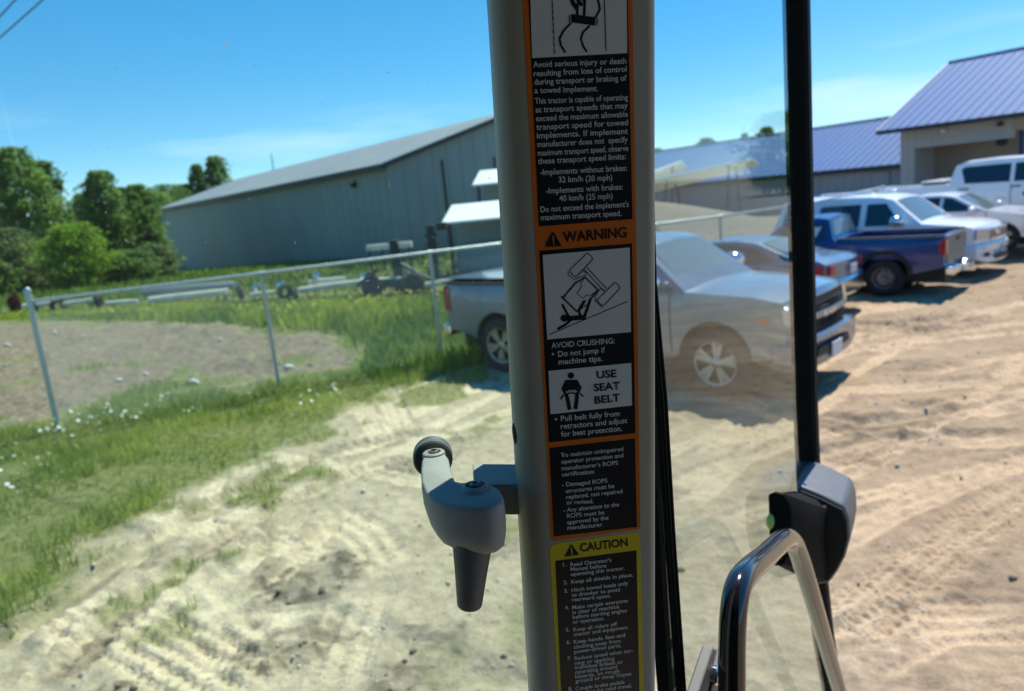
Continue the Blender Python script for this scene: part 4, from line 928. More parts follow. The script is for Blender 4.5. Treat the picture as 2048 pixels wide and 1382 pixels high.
                o.location = (x, sd_*yc, r); o.rotation_euler = (0, random.uniform(0, 6), 0 if sd_ < 0 else pi)
    def under(s, x0, x1, z0=.26, z1=.62, wells=()):
        mb = MB(); w_ = s.B-.36; mb.box((x0, -w_, z0), (x1, w_, z1))
        for x, r in wells: mb.box((x-r-.02, -w_+.004, z1-.05), (x+r+.02, w_-.004, .42+r+.08))
        mb.build('underbody', M['cab_dark'], s.t)
    def mirror(s, x, z, mt, sz=1.0):
        for sd_ in (-1, 1):
            y0 = s.hw(x, z); mb = MB(); mb.cur = 0; ring = []
            for k, (xx, sc) in enumerate(((-.09, .85), (-.06, 1), (.0, 1), (.06, .85), (.10, .4))):
                ring.append([(x+xx*sz, sd_*(y0+.17*sz+.13*sz*sc*cos(a)), z+.07*sz+.10*sz*sc*sin(a)) for a in np.linspace(0, 2*pi, 15)[:-1]])
            mb.ring_loft(ring); mb.box((x-.02, min(sd_*(y0-.03), sd_*(y0+.12)), z-.02), (x+.05, max(sd_*(y0-.03), sd_*(y0+.12)), z+.03))
            mo = mb.build('mirror', mt, s.t, 50)
            mb = MB(); mb.lathe([(.09*sz, -.094*sz+x), (.09*sz, -.088*sz+x)], axis=(1, 0, 0), o=(0, sd_*(y0+.17*sz), z+.07*sz), n=14); mb.build('mirror_glass', M['carglass'], mo)
    def gap(s, xs, z0, z1):
        for x in xs: s.side('door_gap', [(x-.007, z0), (x+.007, z0), (x+.007, z1), (x-.007, z1)], M['frame_black'], off=.0065, dep=.012)
    def handle(s, x, z, mt, parent=None):
        for sd_ in (-1, 1):
            y0 = s.hw(x, z); mb = MB(); mb.box((x-.11, min(sd_*y0, sd_*(y0+.035)), z-.018), (x+.11, max(sd_*y0, sd_*(y0+.035)), z+.018)); mb.build('door_handle', mt, s.t, bevel=.008)
def arch(cx, r, zs, n=12, cz=None):
    """points of a wheel opening, rear to front, starting and ending on the sill height zs"""
    cz = cz if cz is not None else r*.8; a0 = math.asin(max(-1, min(1, (zs-cz)/r)))
    return [(cx-r*cos(a), cz+r*sin(a)) for a in np.linspace(a0, pi-a0, n)]
def flare(cx, r0, r1, zs, cz):
    a0 = math.asin((zs-cz)/r0); a1 = math.asin((zs-cz)/r1)
    return [(cx-r0*cos(a), cz+r0*sin(a)) for a in np.linspace(a0, pi-a0, 14)] + [(cx+r1*cos(a), cz+r1*sin(a)) for a in np.linspace(a1, pi-a1, 14)]
GV = 'vehicles parked along the dirt lot'
# --- silver crew cab pickup
c = Car('pickup_truck', 'silver crew cab pickup nearest to us, partly behind the cab pillar', 'pickup', (1.80, 10.66, 0), -43, 1.0, 1.34, 1.95, .21, 2.72, .08, -3.0, .04, GV, nosetaper=.05)
P_ = M['silver_paint']
out = [(-2.98, .62), (-2.45, .56)] + arch(-1.785, .50, .50, cz=.44) + [(-1.2, .44), (1.2, .44)] + arch(1.785, .50, .48, cz=.44) + [(2.5, .50), (2.70, .56), (2.75, .86), (2.74, 1.12), (2.68, 1.22), (2.3, 1.28), (1.42, 1.335), (.72, 1.87), (.45, 1.94), (-.2, 1.96), (-.85, 1.93), (-1.02, 1.86), (-1.2, 1.44), (-1.24, 1.405), (-2.99, 1.40)]
c.solid('body', out, P_)
c.under(-2.9, 2.6, wells=((-1.785, .5), (1.785, .5)))
c.cross('windscreen', (1.37, 1.355), (.77, 1.835), .86, .84, M['windscreen'])
c.cross('rear_window', (-1.19, 1.47), (-1.05, 1.80), .75, .75, M['carglass'])
for poly in ([(.98, 1.36), (.22, 1.36), (.22, 1.80), (.62, 1.82)], [(.12, 1.36), (-.78, 1.38), (-.92, 1.74), (-.85, 1.80), (.12, 1.80)]): c.side('side_window', poly, M['carglass'])
c.side('door', [(1.18, .52), (.20, .52), (.20, 1.31), (1.22, 1.31)], P_, off=.005); c.side('door', [(.16, .52), (-.98, .52), (-1.1, .8), (-1.12, 1.31), (.16, 1.31)], P_, off=.005)
c.gap((1.2, .18, -1.0), .54, 1.30); c.handle(.32, 1.17, M['chrome']); c.handle(-.9, 1.17, M['chrome'])
mb = MB(); ring = []
for x in (-2.94, -1.28): ring.append([(x, y, 1.415-.05*(y/.93)**2*.6+(.02 if abs(y) < .9 else 0)) for y in (-.93, -.5, 0, .5, .93)] + [(x, y, 1.38) for y in (.93, -.93)])
mb.ring_loft(ring); mb.build('bed_cover', M['black_trim'], c.t, bevel=.01)
mb = MB()
for y0, y1 in ((-.99, -.92), (.92, .99)): mb.box((-2.95, y0, 1.352), (-1.3, y1, 1.385))
mb.build('bed_rail', M['black_trim'], c.t, bevel=.008)
for yy, xx in ((.0, -.3),):
    mb = MB(); mb.box((-2.93, -.9, 1.436), (-2.12, .9, 1.448)); mb.box((-2.10, -.9, 1.436), (-1.3, .9, 1.448)); mb.build('cover_panel', M['bluegrey_paint'], c.t, bevel=.004)
fx = lambda z: 2.75-.03*max(0, (z-.95)/.2)
gr = c.front('grille', [(-.66, .74), (.66, .74), (.72, .92), (.70, 1.15), (-.70, 1.15), (-.72, .92)], fx, M['black_trim'], off=.03)
c.front('grille_bar', [(-.71, .895), (.71, .895), (.71, .965), (-.71, .965)], fx, P_, off=.055, parent=gr)
for k in range(4): c.front('grille_slat', [(-.62, .77+k*.03), (.62, .77+k*.03), (.62, .78+k*.03), (-.62, .78+k*.03)], fx, M['black_trim'], off=.038, dep=.01, parent=gr, bevel=0)
for k in range(3): c.front('grille_slat', [(-.63, .99+k*.035), (.63, .99+k*.035), (.63, 1.0+k*.035), (-.63, 1.0+k*.035)], fx, M['black_trim'], off=.038, dep=.01, parent=gr, bevel=0)
RAMLET = (c, gr, fx)
for sg in (-1, 1):
    h_ = c.front('headlight', [(sg*.735, .86), (sg*.96, .90), (sg*.965, 1.11), (sg*.735, 1.14)], lambda z: fx(z)-.02, M['clear_lens'], off=.03)
    c.front('fog_lamp', [(sg*.72, .50), (sg*.86, .50), (sg*.86, .60), (sg*.72, .60)], lambda z: 2.80, M['black_trim'], off=.055, dep=.03)
    c.side('side_marker', [(2.36, .93), (2.52, .93), (2.52, 1.0), (2.36, 1.0)], M['amber_lens'], sides=(sg,), off=.012)
c.front('bumper', [(-.97, .44), (-.7, .36), (.7, .36), (.97, .44), (.98, .70), (.6, .735), (-.6, .735), (-.98, .70)], lambda z: 2.82, P_, off=.05, dep=.32, bevel=.03)
c.front('bumper_slot', [(-.55, .47), (.55, .47), (.5, .58), (-.5, .58)], lambda z: 2.82, M['black_trim'], off=.056, dep=.02)
c.front('licence_plate', [(-.16, .40), (.16, .40), (.16, .57), (-.16, .57)], lambda z: 2.82, M['plate'], off=.075, dep=.016, bevel=0)
c.front('rear_bumper', [(-.96, .50), (.96, .50), (.96, .70), (-.96, .70)], lambda z: -3.06, M['chrome'], off=.06, dep=.18, sign=-1, bevel=.03)
c.front('tailgate', [(-.80, .76), (.80, .76), (.80, 1.37), (-.80, 1.37)], lambda z: -2.985, P_, off=.02, dep=.05, sign=-1, bevel=.01)
for sg in (-1, 1):
    c.front('tail_light', [(sg*.84, .92), (sg*.965, .92), (sg*.955, 1.32), (sg*.84, 1.32)], lambda z: -2.985, M['red_lens'], off=.022, dep=.05, sign=-1)
    c.side('tail_light', [(-2.99, .92), (-2.86, .92), (-2.90, 1.10), (-2.88, 1.33), (-2.98, 1.33)], M['red_lens'], sides=(sg,), off=.012)
    c.side('mud_flap', [(-2.32, .36), (-2.26, .36), (-2.26, .62), (-2.32, .62)], M['rubber'], sides=(sg,), off=-.05, dep=.26)
c.mirror(1.05, 1.33, M['chrome'], 1.25)
c.wheels((-1.785, 1.785), .86, .42, .28, .275, M['rim_chrome'], 'spoke')
# --- blue grey sedan
def sedan(label, loc, head, mt, B=.91, sc=1.0, group=GV):
    c = Car('sedan', label, 'car', loc, head, B, .98, 1.46, .26, 2.35, .22, -2.4, .16, group)
    out = [(-2.38, .52), (-2.1, .40)] + arch(-1.37, .37, .36, cz=.33) + [(-.9, .30), (.9, .30)] + arch(1.38, .37, .34, cz=.33) + [(2.1, .32), (2.32, .44), (2.36, .62), (2.22, .76), (1.9, .86), (1.05, .985), (.25, 1.40), (-.05, 1.455), (-.55, 1.455), (-.95, 1.40), (-1.72, 1.085), (-2.2, 1.05), (-2.37, .98)]
    c.solid('body', out, mt, bevel=.05)
    c.under(-2.2, 2.1, .2, .5, wells=((-1.37, .37), (1.38, .37)))
    c.cross('windscreen', (1.0, 1.01), (.30, 1.375), .86, .84, M['windscreen']); c.cross('rear_window', (-1.66, 1.115), (-1.0, 1.385), .82, .82, M['windscreen'])
    for poly in ([(.88, 1.0), (.02, 1.0), (.02, 1.39), (.20, 1.37)], [(-.06, 1.0), (-1.0, 1.02), (-1.35, 1.1), (-.95, 1.32), (-.5, 1.40), (-.06, 1.40)]): c.side('side_window', poly, M['carglass'])
    c.side('door', [(1.0, .40), (-.02, .40), (-.02, .96), (1.02, .95)], mt, off=.005); c.side('door', [(-.06, .40), (-.95, .40), (-1.12, .7), (-1.1, .97), (-.06, .96)], mt, off=.005)
    c.gap((1.02, -.04, -1.05), .44, .95); c.handle(.1, .86, mt); c.handle(-.95, .87, mt); c.mirror(.78, .96, mt, .85)
    tx = lambda z: -2.40
    c.front('bumper', [(-.84, .40), (.84, .40), (.86, .66), (-.86, .66)], lambda z: 2.36, mt, off=.03, dep=.2, bevel=.04)
    c.front('grille', [(-.45, .42), (.45, .42), (.5, .60), (-.5, .60)], lambda z: 2.37, M['black_trim'], off=.035, dep=.05)
    c.front('rear_bumper', [(-.84, .38), (.84, .38), (.86, .70), (-.86, .70)], lambda z: -2.42, M['chrome'] if 'silver' in label else mt, off=.05, dep=.2, sign=-1, bevel=.05)
    for sg in (-1, 1):
        c.front('headlight', [(sg*.56, .60), (sg*.82, .64), (sg*.80, .76), (sg*.58, .70)], lambda z: 2.33-.25*max(0, z-.6), M['clear_lens'], off=.02)
        c.front('tail_light', [(sg*.68, .80), (sg*.81, .78), (sg*.80, .95), (sg*.69, .95)], tx, M['red_lens'], off=.03, sign=-1)
        c.side('tail_light', [(-2.36, .76), (-2.12, .80), (-2.14, .96), (-2.34, .97)], M['red_lens'], sides=(sg,), off=.012)
    c.front('licence_plate', [(-.15, .74), (.15, .74), (.15, .9), (-.15, .9)], tx, M['plate'], off=.035, dep=.02, sign=-1, bevel=0)
    c.wheels((-1.37, 1.38), B-.13, .325, .21, .225, M['alloy'], 'spoke'); return c
sedan('silver blue sedan, tail out, between silver pickup and blue pickup', (4.42, 14.72, 0), 137, M['bluegrey_paint'])
# --- small navy pickup, tail out
c = Car('pickup_truck', 'navy blue small pickup with its tail towards the dirt lot', 'pickup', (6.85, 16.18, 0), 137, .87, 1.12, 1.64, .20, 2.4, .14, -2.7, .03, GV, tailtaper=.02)
P_ = M['navy_paint']
out = [(-2.68, .56), (-2.3, .48)] + arch(-1.6, .45, .42, cz=.39) + [(-1.1, .38), (1.1, .38)] + arch(1.6, .45, .42, cz=.39) + [(2.2, .42), (2.38, .55), (2.42, .80), (2.30, .98), (1.05, 1.10), (.42, 1.56), (.2, 1.62), (-.3, 1.635), (-.50, 1.60), (-.62, 1.20), (-.66, 1.165), (-2.68, 1.165)]
c.solid('body', out, P_, bed=(-2.58, -.74, 1.1, .72))
c.under(-2.6, 2.3, .24, .55, wells=((-1.6, .45), (1.6, .45)))
c.cross('windscreen', (1.0, 1.135), (.48, 1.52), .86, .84, M['windscreen']); c.cross('rear_window', (-.60, 1.24), (-.515, 1.54), .78, .78, M['windscreen'])
for poly in ([(.62, 1.13), (.0, 1.13), (.0, 1.54), (.38, 1.54)], [(-.06, 1.15), (-.46, 1.17), (-.42, 1.52), (-.06, 1.54)]): sw = c.side('side_window', poly, M['carglass'])
c.side('window_sticker', [(-.22, 1.22), (-.30, 1.30), (-.33, 1.42), (-.37, 1.47), (-.28, 1.45), (-.20, 1.47), (-.15, 1.45), (-.19, 1.38), (-.19, 1.28)], M['plate'], sides=(1,), off=.011, dep=.005)
c.side('door', [(.95, .46), (-.02, .46), (-.02, 1.09), (.97, 1.09)], P_, off=.005); c.gap((.97, -.04, -.66), .48, 1.08); c.handle(.08, .98, M['black_trim']); c.mirror(.62, 1.1, M['black_trim'], 1.0)
c.side('wheel_flare', flare(-1.6, .46, .53, .44, .39), M['black_trim'], off=.022); c.side('wheel_flare', flare(1.6, .46, .53, .44, .39), M['black_trim'], off=.022)
for sg in (-1, 1):
    mb = MB(); mb.box((-2.66, min(sg*.79, sg*.855), 1.13), (-.70, max(sg*.79, sg*.855), 1.172)); mb.build('bed_rail', M['black_trim'], c.t, bevel=.01)
    c.front('tail_light', [(sg*.73, .80), (sg*.85, .80), (sg*.84, 1.08), (sg*.73, 1.08)], lambda z: -2.69, M['red_lens'], off=.02, dep=.05, sign=-1)
    c.side('tail_light', [(-2.69, .80), (-2.60, .80), (-2.60, 1.08), (-2.69, 1.08)], M['red_lens'], sides=(sg,), off=.012)
    c.front('headlight', [(sg*.55, .72), (sg*.80, .74), (sg*.80, .9), (sg*.56, .9)], lambda z: 2.39, M['clear_lens'], off=.02)
c.front('tailgate', [(-.71, .62), (.71, .62), (.71, 1.14), (-.71, 1.14)], lambda z: -2.68, M['steel'], off=.02, dep=.04, sign=-1, bevel=.012)
c.front('tailgate_handle', [(-.14, 1.0), (.14, 1.0), (.14, 1.08), (-.14, 1.08)], lambda z: -2.68, M['black_trim'], off=.032, dep=.03, sign=-1)
c.front('rear_bumper', [(-.80, .40), (.80, .40), (.82, .56), (.3, .58), (.25, .52), (-.25, .52), (-.3, .58), (-.82, .56)], lambda z: -2.76, M['chrome'], off=.06, dep=.14, sign=-1, bevel=.03)
mb = MB(); mb.box((-3.0, -.04, .40), (-2.75, .04, .47)); mb.lathe([(.02, .47), (.02, .5), (.03, .52), (.033, .545), (.02, .57)], o=(-2.95, 0, 0), n=12); mb.build('tow_ball', M['chrome'], c.t, 50)
c.front('licence_plate', [(-.15, .43), (.15, .43), (.15, .53), (-.15, .53)], lambda z: -2.76, M['plate'], off=.075, dep=.02, sign=-1, bevel=0)
c.wheels((-1.6, 1.6), .74, .36, .25, .21, M['steel'], 'steel')
# --- white SUV
c = Car('suv', 'white full size SUV, nose out, behind the navy pickup', 'SUV', (9.1, 17.78, 0), -49, 1.0, 1.20, 1.88, .24, 2.45, .22, -2.45, .10, GV)
P_ = M['white_paint']
out = [(-2.44, .52), (-2.2, .44)] + arch(-1.475, .46, .42, cz=.40) + [(-.95, .36), (.95, .36)] + arch(1.475, .46, .40, cz=.40) + [(2.2, .34), (2.42, .42), (2.48, .68), (2.46, .98), (2.36, 1.10), (2.0, 1.17), (1.22, 1.24), (.55, 1.79), (.3, 1.855), (-.4, 1.885), (-1.6, 1.875), (-2.1, 1.84), (-2.36, 1.25), (-2.44, 1.1)]
c.solid('body', out, P_, bevel=.045); c.under(-2.3, 2.2, .26, .6, wells=((-1.475, .46), (1.475, .46)))
c.cross('windscreen', (1.17, 1.27), (.60, 1.75), .87, .85, M['windscreen']); c.cross('rear_window', (-2.34, 1.28), (-2.13, 1.76), .8, .8, M['carglass'])
for poly in ([(.80, 1.23), (.0, 1.23), (.0, 1.72), (.42, 1.72)], [(-.14, 1.23), (-1.05, 1.24), (-1.12, 1.66), (-1.05, 1.72), (-.14, 1.73)], [(-1.27, 1.25), (-2.1, 1.28), (-1.98, 1.68), (-1.3, 1.72)]): c.side('side_window', poly, M['carglass'])
c.side('door', [(1.0, .48), (-.06, .48), (-.06, 1.19), (1.05, 1.19)], P_, off=.005); c.side('door', [(-.10, .48), (-1.0, .48), (-1.17, .8), (-1.15, 1.19), (-.10, 1.19)], P_, off=.005)
c.gap((1.03, -.08, -1.1), .5, 1.18); c.handle(.1, 1.05, M['chrome']); c.handle(-1.0, 1.05, M['chrome']); c.mirror(.82, 1.2, M['chrome'], 1.3)
for sg in (-1, 1):
    mb = MB(); mb.tube([(.1, sg*.64, 1.875), (.0, sg*.64, 1.91), (-1.7, sg*.64, 1.915), (-1.85, sg*.64, 1.87)], .02, 8); mb.build('roof_rail', M['chrome'], c.t, 50)
    c.front('headlight', [(sg*.52, .80), (sg*.93, .82), (sg*.93, 1.04), (sg*.54, 1.02)], lambda z: 2.46, M['clear_lens'], off=.02)
    c.side('side_marker', [(2.12, .82), (2.24, .82), (2.20, 1.02), (2.14, 1.02)], M['amber_lens'], sides=(sg,), off=.012)
    c.front('fog_lamp', [(sg*.62, .44), (sg*.78, .44), (sg*.78, .53), (sg*.62, .53)], lambda z: 2.47, M['black_trim'], off=.075, dep=.03)
c.front('grille', [(-.50, .78), (.50, .78), (.52, 1.03), (-.52, 1.03)], lambda z: 2.47, M['chrome'], off=.03)
c.front('grille_insert', [(-.45, .82), (.45, .82), (.47, .99), (-.47, .99)], lambda z: 2.47, M['steel'], off=.036, dep=.02)
c.front('bumper', [(-.96, .40), (-.7, .30), (.7, .30), (.96, .40), (.97, .70), (.6, .74), (-.6, .74), (-.97, .70)], lambda z: 2.48, P_, off=.06, dep=.3, bevel=.05)
c.front('bumper_intake', [(-.42, .36), (.42, .36), (.45, .46), (-.45, .46)], lambda z: 2.48, M['black_trim'], off=.066, dep=.03)
c.wheels((-1.475, 1.475), .85, .39, .27, .25, M['chrome'], 'spoke')
# --- white sedan
sedan('white sedan between the white SUV and the white work pickup', (11.75, 19.35, .22), -49, M['pearl_paint'])
# --- white work pickup
c = Car('pickup_truck', 'tall white work pickup with dark side windows at right edge', 'pickup', (14.25, 20.9, .36), -50, 1.02, 1.42, 2.06, .20, 3.0, .12, -3.2, .03, GV)
P_ = M['white_paint']
out = [(-3.18, .72), (-2.6, .64)] + arch(-1.95, .50, .56, cz=.48) + [(-1.35, .52), (1.4, .52)] + arch(2.0, .50, .56, cz=.48) + [(2.75, .56), (2.96, .66), (3.0, 1.0), (2.94, 1.26), (2.7, 1.34), (1.62, 1.44), (.98, 1.96), (.7, 2.045), (-.1, 2.07), (-.85, 2.04), (-1.05, 1.97), (-1.17, 1.52), (-1.2, 1.48), (-3.18, 1.47)]
c.solid('body', out, P_, bed=(-3.08, -1.3, 1.4, .95)); c.under(-3.0, 2.8, .34, .75, wells=((-1.95, .5), (2.0, .5)))
c.cross('windscreen', (1.57, 1.475), (1.03, 1.92), .86, .84, M['windscreen']); c.cross('rear_window', (-1.16, 1.56), (-1.07, 1.9), .75, .75, M['carglass'])
c.side('side_window', [(1.18, 1.45), (.40, 1.45), (.40, 1.93), (.86, 1.93)], M['carglass']); c.side('side_window', [(.30, 1.45), (-.78, 1.47), (-.90, 1.86), (-.82, 1.92), (.30, 1.93)], M['carglass'])
c.side('door', [(1.4, .62), (.36, .62), (.36, 1.40), (1.45, 1.40)], P_, off=.005); c.side('door', [(.32, .62), (-.85, .62), (-.98, .9), (-1.0, 1.40), (.32, 1.40)], P_, off=.005)
c.gap((1.43, .34, -.93), .64, 1.39); c.handle(.46, 1.27, M['black_trim']); c.handle(-.78, 1.27, M['black_trim']); c.mirror(1.2, 1.42, M['black_trim'], 1.5)
for k, (xa, xb) in enumerate(((.62, .76), (.86, .92), (.94, .97), (1.0, 1.07), (1.1, 1.13), (1.15, 1.2), (1.23, 1.27))):
    c.side('door_lettering', [(xa, 1.06 if k else 1.03), (xb, 1.06 if k else 1.03), (xb, 1.14+.03*(k % 2 == 0)), (xa, 1.16)], M['decal_black'], sides=(-1,), off=.008, dep=.004)
for sg in (-1, 1):
    c.front('tail_light', [(sg*.88, 1.0), (sg*.99, 1.0), (sg*.985, 1.36), (sg*.88, 1.36)], lambda z: -3.19, M['red_lens'], off=.02, dep=.05, sign=-1)
    c.side('tail_light', [(-3.19, 1.0), (-3.08, 1.0), (-3.08, 1.36), (-3.19, 1.36)], M['red_lens'], sides=(sg,), off=.012)
    c.front('headlight', [(sg*.68, .92), (sg*.97, .94), (sg*.96, 1.24), (sg*.69, 1.24)], lambda z: 2.98, M['clear_lens'], off=.02)
c.front('grille', [(-.62, .9), (.62, .9), (.62, 1.24), (-.62, 1.24)], lambda z: 2.99, M['chrome'], off=.03)
c.front('bumper', [(-1, .58), (1, .58), (1, .84), (-1, .84)], lambda z: 3.04, M['chrome'], off=.06, dep=.2, bevel=.03)
c.front('rear_bumper', [(-1, .62), (1, .62), (1, .8), (-1, .8)], lambda z: -3.24, M['chrome'], off=.06, dep=.16, sign=-1, bevel=.03)
mb = MB(); mb.box((-1.95, -.80, 1.40), (-1.36, .80, 1.50)); tb = mb.build('tool_box', M['black_trim'], c.t, bevel=.02)
mb = MB(); mb.box((-1.97, -.82, 1.505), (-1.34, .82, 1.56)); mb.build('tool_box_lid', M['alloy'], tb, bevel=.015)
c.wheels((-1.95, 2.0), .87, .42, .27, .26, M['steel'], 'steel')
# ------------------------------------------------------------------ tractor cab round the camera
cab = thing('tractor_cab', 'grey tractor cab pillar with warning decals, open glass door, grab handle and window latch', 'tractor cab', (0, 0, 0))
P0 = at(1160, 691, .55)
pu = (RT*14600 + UP*1580 + FW*1480).normalized()
pv = (RT*339 - UP*6079 + FW*1480); pv = (pv - pu*pv.dot(pu)).normalized()
pn = pu.cross(pv); pn = pn if pn.dot(FW) > 0 else -pn
def pl(px, py, off=0.0): return onplane(px, py, P0 - pn*off, pn)      # off: metres proud of the pillar face
def ab(px, py): q = pl(px, py)-P0; return q.dot(pu), q.dot(pv)
aL, aR = ab(1021, 691)[0], ab(1309, 691)[0]
# pillar: rounded hollow section tube
def rsec(a0, a1, n0, n1, r0, r1, k=6):
    pts = []
    for (ca, cn, r, s) in ((a0+r0, n0+r0, r0, 180), (a1-r1, n0+r1, r1, 270), (a1-r1, n1-r1, r1, 0), (a0+r0, n1-r0, r0, 90)):
        for i in range(k+1):
            t = radians(s+90*i/k); pts.append((ca+r*cos(t), cn+r*sin(t)))
    return pts
_ze = at(780+590/3.372, 840+487/3.372, .572).z; GOFF = (onz(780+300/3.372, 840+185/3.372, _ze)-P0).dot(pn)+.011
sec = [(a+(.016 if (n_ > .028 and a < (aL+aR)/2) else 0), n_) for a, n_ in rsec(aL, aR, 0, GOFF-.014, .018, .007)]
sec.insert(len(sec), (aL, .034))
prings = []
for y_ in (-260, 0, 691, 1382, 1700):
    l_, r_ = ab(984+81*y_/1382, y_)[0], ab(1315, y_)[0]; b_ = ab(1160, y_)[1]
    prings.append([P0+pu*(l_+(a-aL) if a < (aL+aR)/2 else r_-(aR-a))+pn*n_+pv*b_ for a, n_ in sec])
mb = MB(); mb.ring_loft(prings)
mb.build('pillar', M['pillar'], cab, 50)
mb = MB(); q = P0+pu*(aL+.0008)+pn*.022+pv*ab(1028, 888)[1]
mb.lathe([(.0085, 0), (.0085, .0016), (.006, .0024), (.001, .0026)], axis=tuple(-pu), o=tuple(q), n=20); mb.build('plug', M['rubber'], cab, 40)
LAY = .00025
def plate(name, pts, layer, mt, parent, smooth=None):
    top = [pl(x, y, layer*LAY) for x, y in pts]; mb = MB(); mb.ring_loft([[p+pn*LAY*.9 for p in top], top])
    return mb.build(name, mt, parent)
def rrect(a, b, c_, d, r=6):
    """rounded quad through four pixel corners"""
    Q = [Vector((*p, 0)) for p in (a, b, c_, d)]; out = []
    for i in range(4):
        p, pr, nx = Q[i], Q[i-1], Q[(i+1) % 4]; e0 = (pr-p).normalized()*r; e1 = (nx-p).normalized()*r
        for t in (0, .33, .67, 1): q_ = p+e0*(1-t)**2+e1*t**2; out.append((q_.x, q_.y))
    return out
dec1 = plate('warning_decal', rrect((1039, -120), (1263, -130), (1281, 1058), (1103, 1083), 7), 1, M['decal_orange'], cab)
dec1['label'] = 'orange and black warning decal on the cab pillar'
dec2 = plate('caution_decal', rrect((1099, 1089), (1280, 1063), (1290, 1500), (1124, 1520), 16), 1, M['decal_yellow'], cab)
dec2['label'] = 'yellow and black caution decal below the orange one'
for q in (((1052, -120), (1253, -130), (1265, 438), (1078, 453)), ((1079, 502), (1264, 487), (1271, 866), (1098, 885)), ((1099, 896), (1270, 877), (1274, 1054), (1108, 1073))): plate('black_panel', q, 2, M['decal_black'], dec1)
plate('black_panel', ((1111, 1122), (1273, 1101), (1281, 1480), (1128, 1500)), 2, M['decal_black'], dec2)
for q in (((1057, -115), (1252, -120), (1254.5, 106), (1064.5, 116)), ((1085.5, 510), (1259.5, 495), (1262, 664), (1094.5, 679)), ((1097, 742), (1262.5, 726), (1264, 811), (1101, 828.5))): plate('white_panel', q, 3, M['decal_white'], dec1)
def stroke(pts, wd_, layer=4, close=False):
    """flat printed line of pixel width wd_ along pixel points, as one quad strip"""
    P = [Vector((x, y)) for x, y in pts]; n = len(P); L_, R_ = [], []
    for i in range(n):
        a = P[i-1] if (i > 0 or close) else P[i]; b = P[(i+1) % n] if (i < n-1 or close) else P[i]
        if close: t = ((P[i]-a).normalized()+(b-P[i]).normalized())
        else: t = (b-a)
        t = t.normalized() if t.length > 1e-6 else Vector((1, 0)); nn = Vector((-t.y, t.x))*wd_*.5
        if not close and i == 0: nn_, e = nn, -t*wd_*.3
        else: e = t*wd_*.3 if (not close and i == n-1) else t*0
        L_.append(P[i]+nn+e); R_.append(P[i]-nn+e)
    vs = [pl(p.x, p.y, layer*LAY) for p in L_]+[pl(p.x, p.y, layer*LAY) for p in R_]
    fs = [(i, (i+1) % n, n+(i+1) % n, n+i) for i in range(n if close else n-1)]
    return vs, fs
def disc_px(cx, cy, r, k=20, layer=4): return [pl(cx+r*cos(2*pi*i/k), cy+r*sin(2*pi*i/k), layer*LAY) for i in range(k)], [tuple(range(k))]
def picto(items, parent, name='pictogram', mt='decal_black', layer=4):
    mb = MB()
    for it in items: mb.add(*it)
    return mb.build(name, M[mt], parent)
z7 = lambda pts: [(960+x/2.878, y/2.878) for x, y in pts]
z8 = lambda pts: [(960+x/3.005, 440+y/3.005) for x, y in pts]
z1 = lambda pts: [(1020+x/2.647, 860+y/2.647) for x, y in pts]
def fillpoly(pts, layer=4): return [pl(x, y, layer*LAY) for x, y in pts], [tuple(range(len(pts)))]
# tow pictogram at the top
it = [stroke(z7([(416+13*k/8, 15+38*k), (418+13*k/8, 43+38*k)]), 2.0) for k in range(-3, 8)]
it += [stroke(z7([(712, -200), (716, 0), (726, 292)]), 1.8), fillpoly(z7([(528, 80), (668, 100), (660, 148), (524, 128)])),
       stroke(z7([(518, 88), (514, 125)]), 2.2), stroke(z7([(676, 108), (671, 146)]), 2.2),
       stroke(z7([(523, 134), (480, 178), (459, 222), (466, 262), (490, 300)]), 4.2), stroke(z7([(630, 150), (592, 188), (582, 225), (595, 268), (614, 296)]), 4.2),
       stroke(z7([(660, -40), (683, 10), (691, 52), (668, 98)]), 4.2), stroke(z7([(604, -10), (600, 90)]), 5), stroke(z7([(563, 20), (560, 82)]), 5),
       stroke(z7([(520, -20), (540, 25), (556, 48)]), 8), stroke(z7([(556, -20), (570, 10), (585, 28)]), 7), stroke(z7([(590, -20), (600, 5)]), 6)]
picto(it, dec1)
# rollover pictogram
it = [stroke(z8([(640, 202), (652, 202), (676, 226), (677, 238), (590, 332), (576, 342), (562, 334), (542, 312), (541, 300)]), 1.7, close=True), stroke(z8([(528, 310), (534, 333), (566, 357), (636, 333), (641, 318), (612, 303)]), 1.5),
      stroke(z8([(625, 295), (742, 425)]), 1.6), stroke(z8([(645, 287), (760, 412)]), 1.6), stroke(z8([(808, 378), (818, 379), (838, 398), (840, 412), (752, 508), (740, 514), (726, 508), (706, 488), (707, 478)]), 1.7, close=True),
      stroke(z8([(735, 412), (724, 412), (692, 462), (696, 490), (737, 527)]), 1.5), stroke(z8([(735, 412), (752, 430)]), 1.5), stroke(z8([(497, 470), (575, 378), (632, 345), (710, 420), (664, 478)]), 3.2), stroke(z8([(492, 462), (582, 550)]), 3.2),
      stroke(z8([(632, 345), (606, 378), (609, 405), (583, 440), (619, 470), (645, 450), (661, 458), (706, 424)]), 1.5), stroke(z8([(415, 690), (887, 490)]), 1.5),
      disc_px(*z8([(506, 590)])[0], 7), stroke(z8([(532, 592), (580, 588), (628, 586)]), 9.5), stroke(z8([(497, 511), (516, 548), (538, 590)]), 4.6), stroke(z8([(545, 603), (510, 632), (470, 654)]), 4.6),
      stroke(z8([(624, 592), (645, 535), (662, 482)]), 5.2), stroke(z8([(606, 582), (594, 545), (610, 516), (628, 488)]), 5), stroke(z8([(596, 540), (640, 512)]), 2)]
picto(it, dec1)
